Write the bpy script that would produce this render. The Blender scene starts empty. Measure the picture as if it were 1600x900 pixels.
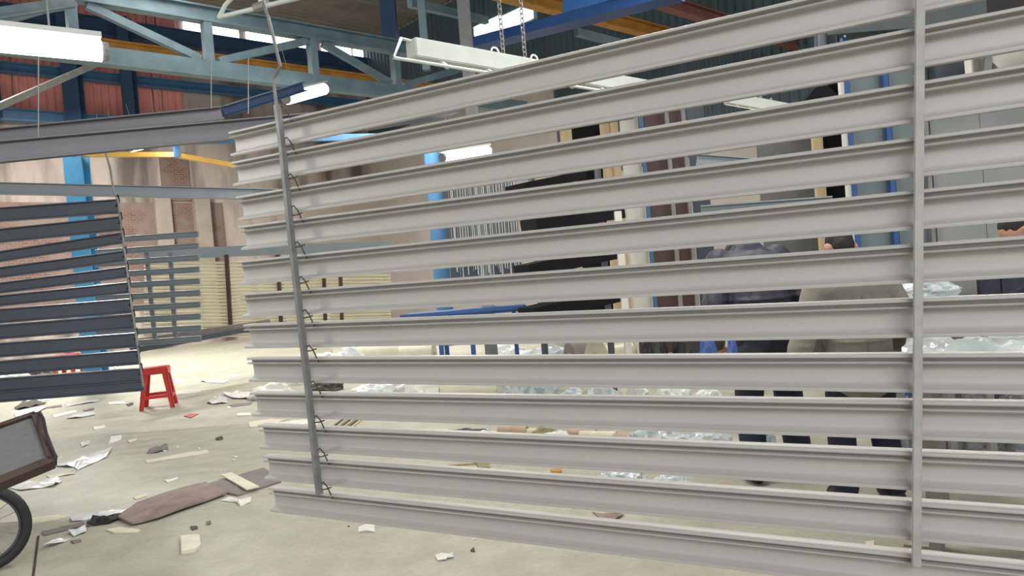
import bpy, bmesh, math, random
from mathutils import Vector, Matrix, noise

random.seed(7)
D2R = math.pi / 180
scene = bpy.context.scene
COL = scene.collection

# ------------------------------------------------------------------ camera
CAM_H, F = 1.40, 1155.0
ROLL, PITCH = 4.57 * D2R, 1.29 * D2R
fwd = Vector((0, math.cos(PITCH), -math.sin(PITCH)))
rt0 = Vector((1, 0, 0))
up0 = rt0.cross(fwd)
RT = (rt0 * math.cos(ROLL) - up0 * math.sin(ROLL)).normalized()
UP = (up0 * math.cos(ROLL) + rt0 * math.sin(ROLL)).normalized()
EYE = Vector((0, 0, CAM_H))
cam_d = bpy.data.cameras.new('camera')
cam_d.sensor_width = 36.0
cam_d.lens = 36.0 * F / 1600.0
cam_d.clip_end = 200
cam = bpy.data.objects.new('camera', cam_d)
COL.objects.link(cam)
M3 = Matrix((RT, UP, -fwd)).transposed()
cam.matrix_world = Matrix.Translation(EYE) @ M3.to_4x4()
scene.camera = cam

# ------------------------------------------------------------------ light and exposure
scene.view_settings.view_transform = 'Standard'
scene.view_settings.look = 'None'
scene.view_settings.gamma = 1.0
scene.view_settings.exposure = 0.08
world = bpy.data.worlds.new('daylight')
scene.world = world
world.use_nodes = True
bgn = world.node_tree.nodes['Background']
bgn.inputs[0].default_value = (0.93, 0.97, 1.0, 1)
bgn.inputs[1].default_value = 0.95


def area(name, loc, target, sx, sy, power, col=(1, 1, 1)):
    l = bpy.data.lights.new(name, 'AREA')
    l.shape = 'RECTANGLE'
    l.size, l.size_y, l.energy, l.color = sx, sy, power, col
    o = bpy.data.objects.new(name, l)
    COL.objects.link(o)
    o.location = loc
    o.rotation_euler = (Vector(target) - Vector(loc)).to_track_quat('-Z', 'Y').to_euler()
    return o


# unseen area lights added overhead to brighten floor, rack and walls
FILL_LIGHTS = [((-3.0, 0.6, 4.6), 1.6, 12), ((0.5, 4.3, 4.6), 1.6, 120), ((4.5, 3.2, 4.6), 1.6, 28), ((2.2, 7.0, 4.8), 1.6, 80),
         ((-3.5, 8.5, 5.2), 1.6, 25), ((-8.5, 11.0, 5.6), 1.6, 200), ((-1.5, 14.0, 5.6), 1.6, 420),
         ((6.0, 9.0, 5.2), 1.6, 150), ((-8.8, 15.5, 6.5), 1.6, 1000)]
for i, (p, s, e) in enumerate(FILL_LIGHTS):
    area('overhead_fill', p, (p[0], p[1], 0), s, s * 0.5, e, (1, 0.975, 0.91))

# unseen fill light added behind the camera to light the slat faces
area('front_fill', (1.6, -6.2, 5.0), (1.2, 3, 1.0), 6, 2.2, 410, (0.97, 0.99, 1.0))

# wall lamp left of the frame: throws the hanger rod's shadow to the right
area('wall_lamp', (-4.2, 2.3, 2.7), (-0.9, 2.9, 1.4), 0.35, 0.35, 15, (1, 0.98, 0.95))

# ------------------------------------------------------------------ pixel helpers (points of the photograph turned into points of the hall)


def ray(px, py):
    return fwd + RT * ((px - 800) / F) + UP * ((450 - py) / F)


def at(px, py, z):
    return EYE + ray(px, py) * z


def floor_at(px, py, h=0.0):
    r = ray(px, py)
    return EYE + r * ((h - CAM_H) / r.z)


def plane_at(px, py, n, d):
    r = ray(px, py)
    return EYE + r * ((d - EYE.dot(n)) / r.dot(n))


# hall axes
A48 = 48 * D2R
T = Vector((math.sin(A48), math.cos(A48), 0))
N = Vector((-math.cos(A48), math.sin(A48), 0))
Z = Vector((0, 0, 1))
DL, DR, CEIL = 22.3, 14.0, 9.6


def wl(s, h, off=0.0):
    return N * (DL - off) + T * s + Z * h


def wr(s, h, off=0.0):
    return T * (DR - off) + N * s + Z * h


# ------------------------------------------------------------------ materials
MATS = {}


def mat(name, col, rough=0.5, metal=0.0, var=0.08, scale=6.0, bump=0.0, bscale=30.0, trans=0.0, spec=0.5, alpha=1.0,
        stretch=(1, 1, 1), col2=None, lo=0.3, hi=0.7):
    if name in MATS:
        return MATS[name]
    m = bpy.data.materials.new(name)
    m.use_nodes = True
    nt = m.node_tree
    b = nt.nodes['Principled BSDF']
    tc = nt.nodes.new('ShaderNodeTexCoord')
    mp = nt.nodes.new('ShaderNodeMapping')
    mp.inputs['Scale'].default_value = stretch
    nt.links.new(tc.outputs['Object'], mp.inputs[0])
    nz = nt.nodes.new('ShaderNodeTexNoise')
    nz.inputs['Scale'].default_value = scale
    nz.inputs['Detail'].default_value = 5
    nt.links.new(mp.outputs[0], nz.inputs['Vector'])
    cr = nt.nodes.new('ShaderNodeValToRGB')
    cr.color_ramp.elements[0].position = lo
    cr.color_ramp.elements[1].position = hi
    if col2 is None:
        cr.color_ramp.elements[0].color = (*[c * (1 - var) for c in col], 1)
        cr.color_ramp.elements[1].color = (*[min(1, c * (1 + var)) for c in col], 1)
    else:
        cr.color_ramp.elements[0].color = (*col, 1)
        cr.color_ramp.elements[1].color = (*col2, 1)
    nt.links.new(nz.outputs['Fac'], cr.inputs[0])
    nt.links.new(cr.outputs[0], b.inputs['Base Color'])
    b.inputs['Roughness'].default_value = rough
    b.inputs['Metallic'].default_value = metal
    b.inputs['Specular IOR Level'].default_value = spec
    b.inputs['Transmission Weight'].default_value = trans
    b.inputs['Alpha'].default_value = alpha
    if bump:
        n2 = nt.nodes.new('ShaderNodeTexNoise')
        n2.inputs['Scale'].default_value = bscale
        n2.inputs['Detail'].default_value = 4
        nt.links.new(mp.outputs[0], n2.inputs['Vector'])
        bp = nt.nodes.new('ShaderNodeBump')
        bp.inputs['Strength'].default_value = bump
        bp.inputs['Distance'].default_value = 0.02
        nt.links.new(n2.outputs['Fac'], bp.inputs['Height'])
        nt.links.new(bp.outputs[0], b.inputs['Normal'])
    MATS[name] = m
    return m


def emit(name, col, s):
    m = bpy.data.materials.new(name)
    m.use_nodes = True
    b = m.node_tree.nodes['Principled BSDF']
    b.inputs['Base Color'].default_value = (*col, 1)
    b.inputs['Emission Color'].default_value = (*col, 1)
    b.inputs['Emission Strength'].default_value = s
    return m


def floor_mat():
    m = bpy.data.materials.new('concrete')
    m.use_nodes = True
    nt = m.node_tree
    b = nt.nodes['Principled BSDF']
    tc = nt.nodes.new('ShaderNodeTexCoord')
    outs = []
    for sc, det, lo, hi, c0, c1 in ((0.5, 6, .35, .65, (.43, .415, .335), (.49, .475, .395)), (5, 8, .36, .62, (.86, .855, .84), (1, 1, 1)),
                                    (28, 6, .3, .6, (.90, .89, .87), (1, 1, 1)), (1.7, 9, .58, .72, (1, 1, 1), (1.0, 1.0, 1.0))):
        nz = nt.nodes.new('ShaderNodeTexNoise')
        nz.inputs['Scale'].default_value = sc
        nz.inputs['Detail'].default_value = det
        nt.links.new(tc.outputs['Object'], nz.inputs['Vector'])
        cr = nt.nodes.new('ShaderNodeValToRGB')
        cr.color_ramp.elements[0].position, cr.color_ramp.elements[1].position = lo, hi
        cr.color_ramp.elements[0].color, cr.color_ramp.elements[1].color = (*c0, 1), (*c1, 1)
        nt.links.new(nz.outputs['Fac'], cr.inputs[0])
        outs.append(cr.outputs[0])
    cur = outs[0]
    for o in outs[1:3]:
        mx = nt.nodes.new('ShaderNodeMixRGB')
        mx.blend_type = 'MULTIPLY'
        mx.inputs[0].default_value = 1
        nt.links.new(cur, mx.inputs[1])
        nt.links.new(o, mx.inputs[2])
        cur = mx.outputs[0]
    nt.links.new(cur, b.inputs['Base Color'])
    b.inputs['Roughness'].default_value = 0.62
    bp = nt.nodes.new('ShaderNodeBump')
    bp.inputs['Strength'].default_value = 0.15
    nt.links.new(outs[2], bp.inputs['Height'])
    nt.links.new(bp.outputs[0], b.inputs['Normal'])
    return m


def plaster_mat():
    """stained plaster: pale upper render, dark vertical run-off stains, brick showing where it has come off"""
    m = bpy.data.materials.new('stained_plaster')
    m.use_nodes = True
    nt = m.node_tree
    b = nt.nodes['Principled BSDF']
    tc = nt.nodes.new('ShaderNodeTexCoord')

    def nz(scale, stretch, lo, hi, c0, c1):
        mp = nt.nodes.new('ShaderNodeMapping')
        mp.inputs['Scale'].default_value = stretch
        nt.links.new(tc.outputs['Object'], mp.inputs[0])
        n = nt.nodes.new('ShaderNodeTexNoise')
        n.inputs['Scale'].default_value = scale
        n.inputs['Detail'].default_value = 7
        nt.links.new(mp.outputs[0], n.inputs['Vector'])
        cr = nt.nodes.new('ShaderNodeValToRGB')
        cr.color_ramp.elements[0].position, cr.color_ramp.elements[1].position = lo, hi
        cr.color_ramp.elements[0].color, cr.color_ramp.elements[1].color = (*c0, 1), (*c1, 1)
        nt.links.new(n.outputs['Fac'], cr.inputs[0])
        return cr.outputs[0]
    base = nz(0.5, (1, 1, 1), .3, .7, (.40, .33, .30), (.56, .48, .43))
    streak = nz(1.3, (1, 1, .16), .36, .56, (.28, .27, .27), (1, 1, 1))
    mx = nt.nodes.new('ShaderNodeMixRGB')
    mx.blend_type = 'MULTIPLY'
    mx.inputs[0].default_value = 1
    nt.links.new(base, mx.inputs[1])
    nt.links.new(streak, mx.inputs[2])
    nt.links.new(mx.outputs[0], b.inputs['Base Color'])
    b.inputs['Roughness'].default_value = 0.9
    return m


def brick_mat():
    m = bpy.data.materials.new('old_brick')
    m.use_nodes = True
    nt = m.node_tree
    b = nt.nodes['Principled BSDF']
    tc = nt.nodes.new('ShaderNodeTexCoord')
    mp = nt.nodes.new('ShaderNodeMapping')
    mp.inputs['Rotation'].default_value = (math.pi / 2, 0, 0)
    nt.links.new(tc.outputs['Object'], mp.inputs[0])
    br = nt.nodes.new('ShaderNodeTexBrick')
    br.inputs['Scale'].default_value = 4.0
    br.inputs['Color1'].default_value = (.20, .10, .075, 1)
    br.inputs['Color2'].default_value = (.13, .075, .065, 1)
    br.inputs['Mortar'].default_value = (.26, .21, .18, 1)
    nt.links.new(mp.outputs[0], br.inputs['Vector'])
    n = nt.nodes.new('ShaderNodeTexNoise')
    n.inputs['Scale'].default_value = 1.5
    n.inputs['Detail'].default_value = 8
    nt.links.new(tc.outputs['Object'], n.inputs['Vector'])
    mx = nt.nodes.new('ShaderNodeMixRGB')
    mx.inputs[2].default_value = (.22, .165, .145, 1)
    cr = nt.nodes.new('ShaderNodeValToRGB')
    cr.color_ramp.elements[0].position, cr.color_ramp.elements[1].position = .40, .60
    nt.links.new(n.outputs['Fac'], cr.inputs[0])
    nt.links.new(cr.outputs[0], mx.inputs[0])
    nt.links.new(br.outputs[0], mx.inputs[1])
    nt.links.new(mx.outputs[0], b.inputs['Base Color'])
    b.inputs['Roughness'].default_value = 0.95
    return m


M_floor = floor_mat()
M_plaster = plaster_mat()
M_brick = brick_mat()
M_slat = mat('grey_powder_coat', (.465, .442, .415), 0.42, 0, .03, 3, .03, 300)
M_bar = mat('coated_hanger', (.42, .405, .38), 0.5, 0, .12, 20)
M_rod = mat('worn_hanger', (.23, .23, .225), 0.5, .2, .2, 20)
M_hook = mat('hook_wire', (.12, .11, .10), 0.5, .6)
M_dark = mat('dark_grey_coat', (.070, .082, .104), 0.36, 0, .05, 4)
M_dark2 = mat('purple_grey_coat', (.13, .125, .14), 0.45, 0, .05, 4)
M_mid = mat('slate_grey_coat', (.22, .25, .27), 0.4, 0, .06, 4)
M_cream = mat('cream_coat', (.62, .58, .40), 0.45, 0, .08, 4)
M_white = mat('white_paint', (.62, .65, .61), 0.5, 0, .06, 8)
M_teal = mat('grey_teal_paint', (.15, .225, .26), 0.55, 0, .18, 5)
M_blue = mat('blue_paint', (.045, .14, .28), 0.5, 0, .12, 4)
M_navybeam = mat('dark_blue_paint', (.025, .062, .135), 0.55, 0, .15, 4)
M_bright = mat('bright_blue_paint', (.06, .27, .50), 0.5, 0, .12, 4)
M_royal = mat('royal_blue', (.024, .085, .27), 0.45, 0, .1, 5)
M_orange = mat('orange_crane_paint', (.50, .24, .045), 0.55, 0, .2, 4)
M_redbeam = mat('red_oxide', (.22, .09, .075), 0.6, 0, .15, 5)
M_redclad = mat('red_cladding', (.78, .30, .27), 0.55, 0, .14, 1.5)
M_tealclad = mat('teal_cladding', (.055, .085, .105), 0.6, 0, .2, 1.0)
M_roof = mat('roof_sheet', (.19, .17, .15), 0.7, 0, .2, 1.0)
M_grey = mat('grey_steel', (.25, .25, .24), 0.55, .2, .2, 5)
M_chain = mat('zinc_chain', (.35, .34, .32), 0.45, .7)
M_red = mat('red_plastic', (.62, .035, .03), 0.38, 0, .05, 6)
M_paper = mat('white_paper', (.78, .76, .71), 0.8, 0, .1, 9)
M_film = mat('plastic_film', (.78, .80, .80), 0.25, 0, .12, 9, .3, 25, trans=.05)
M_clear = mat('clear_film', (.62, .68, .70), 0.14, 0, .25, 7, .6, 16, trans=.15)
M_beige = mat('beige_card', (.72, .67, .53), 0.8, 0, .08, 9)
M_card = mat('brown_card', (.34, .26, .22), 0.8, 0, .15, 7, col2=(.23, .17, .15))
M_card2 = mat('grey_brown_card', (.22, .19, .18), 0.8, 0, .12, 9)
M_kraft = mat('kraft_tube', (.48, .36, .27), 0.75, 0, .12, 9)
M_black = mat('black_rubber', (.018, .018, .02), 0.6, 0, .1, 9)
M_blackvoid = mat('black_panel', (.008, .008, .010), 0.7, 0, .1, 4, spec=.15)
M_rust = mat('rusty_brown', (.075, .045, .038), 0.6, .2, .25, 12)
M_mesh = mat('grey_board', (.13, .135, .135), 0.7, 0, .1, 60)
M_wood = mat('pale_timber', (.55, .42, .24), 0.65, 0, .15, 3, stretch=(8, 8, .6))
M_maroon = mat('maroon_board', (.075, .035, .035), 0.5, 0, .12, 4)
M_ivory = mat('ivory_board', (.66, .64, .57), 0.55, 0, .06, 4)
M_booth = mat('booth_panel', (.17, .20, .205), 0.4, 0, .06, 2)
M_booth2 = mat('booth_white', (.30, .31, .295), 0.3, 0, .10, 1.5, stretch=(1, 1, .3))
M_roll = mat('film_roll', (.58, .55, .40), 0.3, 0, .1, 5)
M_skin = mat('skin', (.50, .26, .19), 0.5, 0, .1, 20)
M_hair = mat('black_hair', (.012, .010, .010), 0.6, 0, .3, 60, .4, 120)
M_olive = mat('olive_jacket', (.25, .235, .195), 0.75, 0, .1, 8, .5, 14)
M_navy = mat('navy_jacket', (.028, .031, .050), 0.6, 0, .2, 8, .5, 14)
M_trou = mat('navy_trousers', (.012, .016, .040), 0.75, 0, .2, 8, .4, 14)
M_ash = mat('ash_debris', (.10, .09, .08), 0.9, 0, .4, 20, .5)
M_tube = emit('fluorescent', (1.0, 0.98, 0.94), 6.0)
M_sky = emit('sky_pane', (0.95, 0.97, 1.0), 3.5)

# ------------------------------------------------------------------ mesh builder


class MB:
    def __init__(self):
        self.v, self.f = [], []

    def add(self, vs, fs):
        o = len(self.v)
        self.v += [Vector(p) for p in vs]
        self.f += [tuple(i + o for i in f) for f in fs]
        return self

    def box(self, c, sx, sy, sz, ax=None):
        c = Vector(c)
        X, Y, ZZ = ax if ax else (Vector((1, 0, 0)), Vector((0, 1, 0)), Z)
        vs = [c + X * (sx / 2 * a) + Y * (sy / 2 * b) + ZZ * (sz / 2 * d) for d in (-1, 1) for b in (-1, 1) for a in (-1, 1)]
        return self.add(vs, [(0, 2, 3, 1), (4, 5, 7, 6), (0, 1, 5, 4), (2, 6, 7, 3), (0, 4, 6, 2), (1, 3, 7, 5)])

    def frame(self, p, q, up=Z):
        d = (q - p).normalized()
        s = d.cross(up)
        if s.length < 1e-4:
            s = d.cross(Vector((0, 1, 0)))
        s.normalize()
        return d, s, s.cross(d).normalized()

    def prism(self, prof, p, q, side=None, up=Z, cap=True):
        """extrude profile [(side, up), ...] from p to q"""
        p, q = Vector(p), Vector(q)
        d, s, u = self.frame(p, q, up)
        if side is not None and s.dot(side) < 0:
            s = -s
        n = len(prof)
        vs = [e + s * a + u * b for e in (p, q) for a, b in prof]
        fs = [(i, (i + 1) % n, n + (i + 1) % n, n + i) for i in range(n)]
        if cap:
            fs += [tuple(range(n))[::-1], tuple(range(n, 2 * n))]
        return self.add(vs, fs)

    def bar(self, p, q, w, h, up=Z):
        return self.prism([(-w / 2, -h / 2), (w / 2, -h / 2), (w / 2, h / 2), (-w / 2, h / 2)], p, q, up=up)

    def ibeam(self, p, q, w, h, t=0.02):
        a, b = w / 2, h / 2
        return self.prism([(-a, -b), (a, -b), (a, -b + t), (t / 2, -b + t), (t / 2, b - t), (a, b - t), (a, b), (-a, b), (-a, b - t),
                           (-t / 2, b - t), (-t / 2, -b + t), (-a, -b + t)], p, q)

    def tube(self, pts, r, seg=8, close=False, cap=True):
        pts = [Vector(p) for p in pts]
        n = len(pts)
        rr = r if isinstance(r, (list, tuple)) else [r] * n
        rings, prev = [], None
        for i, p in enumerate(pts):
            a = pts[(i - 1) % n] if (close or i > 0) else p
            b = pts[(i + 1) % n] if (close or i < n - 1) else p
            d = (b - a).normalized()
            if prev is None:
                prev = d.orthogonal().normalized()
            prev = (prev - d * prev.dot(d)).normalized()
            o = d.cross(prev)
            rings.append([p + (prev * math.cos(2 * math.pi * k / seg) + o * math.sin(2 * math.pi * k / seg)) * rr[i] for k in range(seg)])
        vs = [v for rg in rings for v in rg]
        fs = []
        for i in range(n if close else n - 1):
            j = (i + 1) % n
            for k in range(seg):
                fs.append((i * seg + k, i * seg + (k + 1) % seg, j * seg + (k + 1) % seg, j * seg + k))
        if cap and not close:
            fs += [tuple(range(seg))[::-1], tuple(range((n - 1) * seg, n * seg))]
        return self.add(vs, fs)

    def ball(self, c, rx, ry, rz, rot=None, seg=14, rings=9):
        c = Vector(c)
        vs, fs = [], []
        for i in range(rings + 1):
            th = math.pi * i / rings
            for k in range(seg):
                ph = 2 * math.pi * k / seg
                v = Vector((math.sin(th) * math.cos(ph) * rx, math.sin(th) * math.sin(ph) * ry, math.cos(th) * rz))
                if rot:
                    v = rot @ v
                vs.append(c + v)
        for i in range(rings):
            for k in range(seg):
                fs.append((i * seg + k, (i + 1) * seg + k, (i + 1) * seg + (k + 1) % seg, i * seg + (k + 1) % seg))
        return self.add(vs, fs)

    def capsule(self, p, q, r1, r2, seg=12):
        p, q = Vector(p), Vector(q)
        pts, rs = [], []
        d = (q - p).normalized()
        for k in range(4):
            a = math.pi / 2 * (1 - k / 3.0)
            pts.append(p - d * r1 * math.sin(a) * .98)
            rs.append(max(r1 * math.cos(a), r1 * .1))
        for k in range(4):
            a = math.pi / 2 * k / 3.0
            pts.append(q + d * r2 * math.sin(a) * .98)
            rs.append(max(r2 * math.cos(a), r2 * .1))
        return self.tube(pts, rs, seg)

    def build(self, name, m, parent=None, smooth=False, bevel=0.0, loc=None, rebase=True):
        me = bpy.data.meshes.new(name)
        o = bpy.data.objects.new(name, me)
        COL.objects.link(o)
        if parent is not None:
            org = world_loc(parent)
            o.parent = parent
        else:
            if loc is None:
                n = len(self.v)
                lo = min(p.z for p in self.v)
                c = sum(self.v, Vector()) / n
                loc = Vector((c.x, c.y, lo))
            org = Vector(loc)
            o.location = org
        me.from_pydata([tuple(v - org) for v in self.v], [], self.f)
        bm = bmesh.new()
        bm.from_mesh(me)
        bmesh.ops.recalc_face_normals(bm, faces=bm.faces)
        if bevel:
            bmesh.ops.bevel(bm, geom=list(bm.edges), offset=bevel, segments=2, affect='EDGES', clamp_overlap=True)
        bm.to_mesh(me)
        bm.free()
        if smooth:
            for p in me.polygons:
                p.use_smooth = True
            me.set_sharp_from_angle(angle=40 * D2R)
        me.materials.append(m)
        return o


def world_loc(o):
    p = Vector(o.location)
    while o.parent:
        o = o.parent
        p += Vector(o.location)
    return p


def tag(o, label, cat, group=None, kind=None):
    o['label'] = label
    o['category'] = cat
    if group:
        o['group'] = group
    if kind:
        o['kind'] = kind
    return o


def thing(name, loc, label, cat, group=None):
    o = bpy.data.objects.new(name, None)
    o.empty_display_size = 0.1
    COL.objects.link(o)
    o.location = loc
    return tag(o, label, cat, group)


def struct(o):
    o['kind'] = 'structure'
    return o


def copy_tree(o, delta, parent=None):
    c = o.copy()
    COL.objects.link(c)
    if parent:
        c.parent = parent
    else:
        c.location = Vector(o.location) + delta
    for ch in list(o.children):
        copy_tree(ch, delta, c)
    return c


def corrugated(p, along, up, length, height, pitch, amp, out):
    m = MB()
    n = max(4, int(length / pitch * 4))
    vs, fs = [], []
    for i in range(n + 1):
        k = i % 4
        o = amp if k in (1, 2) else 0
        q = Vector(p) + along * (length * i / n) + out * o
        vs += [q, q + up * height]
    for i in range(n):
        fs.append((2 * i, 2 * i + 2, 2 * i + 3, 2 * i + 1))
    # back skin gives the sheet its thickness
    o0 = len(vs)
    bk = -out * 0.01
    vs += [Vector(p) + bk, Vector(p) + along * length + bk, Vector(p) + along * length + up * height + bk, Vector(p) + up * height + bk]
    fs.append((o0, o0 + 3, o0 + 2, o0 + 1))
    return m.add(vs, fs)


# ================================================================== THE SETTING
m = MB()
m.box((0, 12, -0.05), 90, 70, 0.1)
struct(m.build('floor', M_floor, loc=(0, 0, 0)))

# left wall: stained plaster below, red cladding above
S0, S1 = -22.0, 24.0
m = MB()
m.add([wl(S0, 0), wl(S1, 0), wl(S1, CEIL), wl(S0, CEIL), wl(S0, 0, -.3), wl(S1, 0, -.3), wl(S1, CEIL, -.3), wl(S0, CEIL, -.3)],
      [(0, 1, 2, 3), (4, 7, 6, 5), (0, 4, 5, 1), (3, 2, 6, 7), (0, 3, 7, 4), (1, 5, 6, 2)])
wall_left = struct(m.build('wall_left', M_plaster, loc=wl(0, 0)))
wall_left.rotation_euler = (0, 0, 0)


def s_of(px, py):
    return plane_at(px, py, N, DL).dot(T)


def wall_patch(px0, px1, h0, h1, t, mt, name):
    mm = MB()
    s0, s1 = s_of(px0, 300), s_of(px1, 300)
    mm.box(wl((s0 + s1) / 2, (h0 + h1) / 2, t / 2), s1 - s0, t, h1 - h0, (T, N, Z))
    return mm.build(name, mt, wall_left)


wall_patch(-40, 345, 1.2, 4.15, .03, M_brick, 'bare_brick_field')
wall_patch(253, 297, 4.2, 5.6, .05, M_brick, 'bare_brick_patch')
wall_patch(298, 322, 0.5, 4.4, .25, mat('pale_concrete', (.33, .285, .24), .9, 0, .12, 2), 'concrete_pier')
wall_patch(237, 262, 2.6, 4.3, .2, mat('pale_concrete', (.40, .34, .28)), 'concrete_pier')
wall_patch(430, 640, 0.0, 4.6, .04, mat('pale_render', (.52, .44, .38), .9, 0, .12, 1.5), 'pale_render_patch')

# cladding sheets between the columns
edges_px = [-60, 20, 98, 190, 238, 252, 285]
for i in range(len(edges_px) - 1):
    a, b = s_of(edges_px[i], 150), s_of(edges_px[i + 1], 150)
    for h0, h1 in ((6.4, 7.42), (7.55, 8.6)):
        o = corrugated(wl(a + .02, h0, .05), T, Z, b - a - .04, h1 - h0, .19, .035, -N).build('cladding_sheet', M_redclad, wall_left)
    if i < 6:
        corrugated(wl(a + .02, 9.12, .05), T, Z, b - a - .04, .4, .19, .035, -N).build('cladding_sheet', M_redclad, wall_left)
# clerestory panes right of the cladding
for i, (a, b) in enumerate(((288, 330), (333, 372), (384, 425), (430, 475), (500, 545), (549, 585))):
    sa, sb = s_of(a, 60), s_of(b, 60)
    mm = MB()
    mm.box(wl((sa + sb) / 2, 9.3, .06), sb - sa, .04, .42, (T, N, Z))
    w = struct(mm.build('window_%d' % (i + 1), M_sky))

# right wall
m = MB()
m.add([wr(-14, 0), wr(22.6, 0), wr(22.6, CEIL), wr(-14, CEIL), wr(-14, 0, -.3), wr(22.6, 0, -.3), wr(22.6, CEIL, -.3), wr(-14, CEIL, -.3)],
      [(0, 1, 2, 3), (4, 7, 6, 5), (0, 4, 5, 1), (3, 2, 6, 7), (0, 3, 7, 4), (1, 5, 6, 2)])
wall_right = struct(m.build('wall_right', mat('grey_render', (.46, .41, .37), .9, 0, .12, 1.0), loc=wr(0, 0)))
k = 0
s = -13.5
while s < 21.5:
    _p = wr(s + 1.2, 4)
    _x = 800 + F * (_p - EYE).dot(RT) / max(.1, (_p - EYE).dot(fwd))
    _h = 6.4 if 0 < _x < 850 else 3.6
    corrugated(wr(s, _h, .04), N, Z, 2.4, CEIL - _h - .1, .2, .035, -T).build('cladding_sheet', M_tealclad, wall_right)
    s += 2.44


def s_r(px, py):
    return plane_at(px, py, T, DR).dot(N)


for i, (a, b, y0, y1) in enumerate(((742, 784, 55, 33), (786, 832, 36, 17))):
    p0, p1 = plane_at(a, y0, T, DR - .1), plane_at(b, y1, T, DR - .1)
    hh = (p0.z + p1.z) / 2
    mm = MB()
    mm.box((p0 + p1) / 2 * Vector((1, 1, 0)).length * 0 + Vector(((p0.x + p1.x) / 2, (p0.y + p1.y) / 2, hh)), math.hypot(p1.x - p0.x, p1.y - p0.y), .05, .4,
           (N, T, Z))
    struct(mm.build('window_%d' % (i + 7), M_sky))

# roof sheets
m = MB()
cen = wl(0, CEIL + .1, 11) + Vector((3, 0, 0))
roof = struct(corrugated(N * -9 + T * -22 + Z * CEIL, N, T, 31.3, 36, .25, .05, -Z).build('ceiling', M_roof))
for kx in range(9):
    p = N * (-7 + kx * 3.6) + Z * (CEIL - .12)
    MB().bar(p + T * -21.5, p + T * 13.8, .08, .16).build('purlin', M_grey, roof)

# ================================================================== STEEL FRAME OF THE HALL


def seg_on(n, d, x, h):
    """point on the vertical plane n.p = d seen at photo column x, at height h"""
    p = plane_at(x, 400, n, d)
    p = plane_at(x - (400 - 430) * 0.08 * 0, 400, n, d)
    for _ in range(4):      # follow the camera roll to the right height
        dx, dz, dy = (p - EYE).dot(RT), 0, (p - EYE).dot(fwd)
        q = Vector((p.x, p.y, h))
        vx = 800 + F * (q - EYE).dot(RT) / (q - EYE).dot(fwd)
        sdir = Vector((n.y, -n.x, 0))
        eps = q + sdir * .01
        vx2 = 800 + F * (eps - EYE).dot(RT) / (eps - EYE).dot(fwd)
        q = q + sdir * (.01 * (x - vx) / (vx2 - vx))
        p = q
    return p


DT = 9.3
HB, HT = 4.215, 4.90
truss = thing('lattice_girder', seg_on(N, DT, 400, HB - .1), 'grey-blue steel lattice girder with upright posts and slanting braces under the roof', 'girder')
m = MB(); m.ibeam(seg_on(N, DT, -150, HT), seg_on(N, DT, 820, HT), .16, .20); m.build('top_chord', M_teal, truss)
m = MB(); m.bar(seg_on(N, DT, -150, HB), seg_on(N, DT, 820, HB), .15, .20); m.build('bottom_chord', M_teal, truss)
posts = [-60, 117, 328, 492, 621, 740]
for x in posts:
    b_ = seg_on(N, DT, x, HB)
    MB().bar(b_ + Z * .1, Vector((b_.x, b_.y, HT - .1)), .13, .10, up=T).build('upright', M_teal, truss)
flip = False
for i in range(len(posts) - 1):
    a, b_ = seg_on(N, DT, posts[i], HT - .08 if flip else HB + .08), seg_on(N, DT, posts[i + 1], HB + .08 if flip else HT - .08)
    d = (b_ - a).normalized() * .12
    MB().bar(a + d, b_ - d, .08, .09).build('brace', M_teal, truss)
    flip = not flip

# second girder coming towards the camera at the left, above
g2 = thing('roof_beam', at(60, 12, 6.5), 'pale grey-blue beam at the top left corner above the big tube lamp', 'beam')
MB().bar(at(-60, 32, 6.2), at(110, 4, 7.6), .1, .12).build('beam_web', M_teal, g2)
MB().bar(at(-60, 37, 6.2), at(110, 9, 7.6), .16, .02).build('lower_flange', M_teal, g2)
o = MB().bar(at(-40, 183, 10), at(150, 100, 12), .09, .09).build('wind_brace', M_grey)
tag(o, 'slim grey slanting brace crossing in front of the red cladding', 'brace')

# blue frame members on the left wall
for h, w, hh, mt, lab in ((6.30, .25, .30, M_blue, 'lowest blue beam, along the foot of the red cladding'),
                          (7.48, .25, .26, M_blue, 'middle blue beam between two bands of red cladding'),
                          (8.85, .25, .48, M_navybeam, 'deep dark blue beam above the red cladding under the roof')):
    o = MB().ibeam(wl(S0, h, .32), wl(S1 - 7, h, .32), w, hh, .03).build('wall_beam', mt)
    tag(o, lab, 'beam')
for px, lab in ((-20, 'blue wall column at the left frame edge over the red cladding'), (106, 'wide blue wall column on the red cladding, left one in full view'),
                (193, 'narrow blue wall column on the red cladding, right of the wide one')):
    s = s_of(px, 150)
    wd = .42 if px == 106 else .3
    o = MB().ibeam(wl(s, 6.15, .62), wl(s, 9.1, .62), wd, .26, .03).build('wall_column', M_navybeam)
    tag(o, lab, 'column')

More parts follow.
